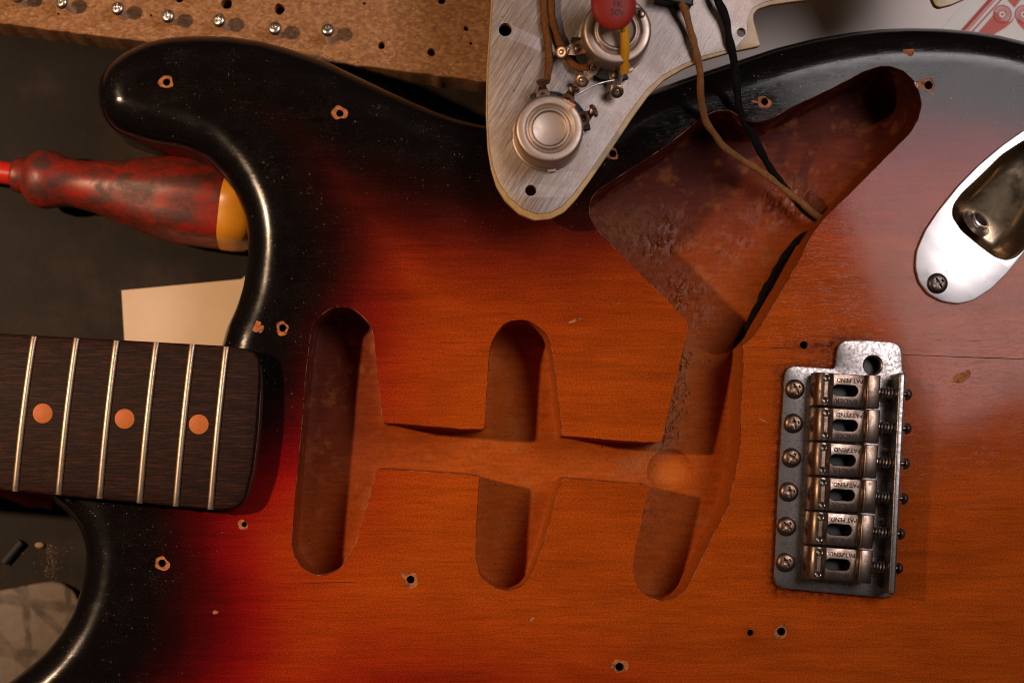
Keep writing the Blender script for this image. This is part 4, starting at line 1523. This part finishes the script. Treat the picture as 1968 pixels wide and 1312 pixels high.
def ribbon(a, b, w_, mat, z, name='printed_band'):
    a, b = np.array(U(*a, z)), np.array(U(*b, z))
    d = (b - a) / np.linalg.norm(b - a)
    n_ = np.array([-d[1], d[0]]) * w_ / 2
    p = [a + n_, b + n_, b - n_, a - n_]
    G().add([(q[0], q[1], z) for q in p], [(0, 1, 2, 3)]).build(name, mat, card)


def ring(cx, cy, r0, r1, mat, z, sx=1.0):
    c = U(cx, cy, z)
    g = G()
    n_ = 40
    for k in range(n_):
        a = 2 * math.pi * k / n_
        for r in (r0, r1):
            g.v.append((c[0] + r * math.cos(a) * sx, c[1] + r * math.sin(a), z))
    for k in range(n_):
        j = (k + 1) % n_
        g.f.append((2 * k, 2 * k + 1, 2 * j + 1, 2 * j))
    g.build('printed_scroll', mat, card)


z1 = zc_ + .35
ribbon((1834, 78), (1925, -24), 8.5, 'red_ink', z1)
ribbon((1843, 78), (1934, -24), 3.0, 'pale_red_ink', z1)
ribbon((1853, 78), (1946, -24), 3.2, 'red_ink', z1)
leaf = outline(UL([(1865, 80), (1880, 62), (1903, 36), (1914, 22), (1926, 40), (1942, 42), (1950, 30), (1946, 42), (1932, 54), (1912, 66), (1890, 76)], z1), 2, 1.2)
G().cap(leaf, z1).build('printed_scroll', 'pale_red_ink', card, flip_fix=False)
leaf2 = outline(UL([(1952, 34), (1956, 46), (1968, 58), (1990, 70), (2010, 60), (1990, 50), (1966, 42)], z1), 2, 1.2)
G().cap(leaf2, z1).build('printed_scroll', 'pale_red_ink', card, flip_fix=False)
top_leaf = outline(UL([(1930, -6), (1950, 16), (1968, -8), (1950, -14)], z1), 2, 1.0)
G().cap(top_leaf, z1).build('printed_scroll', 'pale_red_ink', card, flip_fix=False)
for cx in (1926.5, 1968):
    for r0, r1, m_ in ((0, 2.6, 'red_ink'), (7.0, 10.5, 'pale_red_ink'), (12, 14.5, 'pale_red_ink'), (16.5, 19.5, 'red_ink')):
        ring(cx, 28, r0, r1, m_, z1 + .3)

pad_px = [(-260, 1160), (-100, 1145), (0, 1134), (60, 1122), (100, 1116), (122, 1121), (142, 1135), (160, 1170), (170, 1260), (165, 1500), (-260, 1500)]
pz = ZT + 26
tag(G().slab(outline(UL(pad_px, pz), 6, 7), pz, ZT + .5, 6, 4).build('drawing_pad', 'pad'), 'beige rounded pad with dark crossing strokes, in the bottom left corner', 'pad')
rz_ = ZT + 60
tag(G().tube([(-300, 862, ZT + 24), (-60, 938, ZT + 24), (6, 964, ZT + 24), (40, 970, ZT + 20)], lambda t: 22 if t < .9 else 16, 20, 10, 10).build('red_tool_handle', 'red_shaft'), 'red plastic handle end peeking out below the neck', 'tool')
stick_a, stick_b = U(40, 1046, ZT + 8), U(8, 1080, ZT + 8)
tag(G().tube([(stick_a[0] + 2, stick_a[1] - 6, ZT + 8), (stick_b[0], stick_b[1], ZT + 8)], 8.5, 12).build('black_rod', 'black_phenolic'), 'short black rod end on the bench below the neck', 'rod')
cr = U(76, 1047, ZT + 4)
tag(G().blob((cr[0], cr[1], ZT + 5), 7, 12, (1.4, .9, .6)).build('wood_crumb', 'crumb'), 'pale wood crumb on the bench in the bass side cutaway', 'crumb')
dust = G()
r = np.random.default_rng(5)
for k in range(170):
    t = r.uniform(0, 1)
    c = U(100 - 5 * t + r.normal(0, 6 if k % 4 else 22), 1048 + 68 * t + r.normal(0, 4), ZT)
    dust.blob((c[0], c[1], ZT + .4), r.uniform(.4, 1.5), 5)
d_o = dust.build('sawdust', 'crumb')
d_o['kind'] = 'stuff'
d_o['label'] = 'thin streak of pale sawdust on the dark bench'
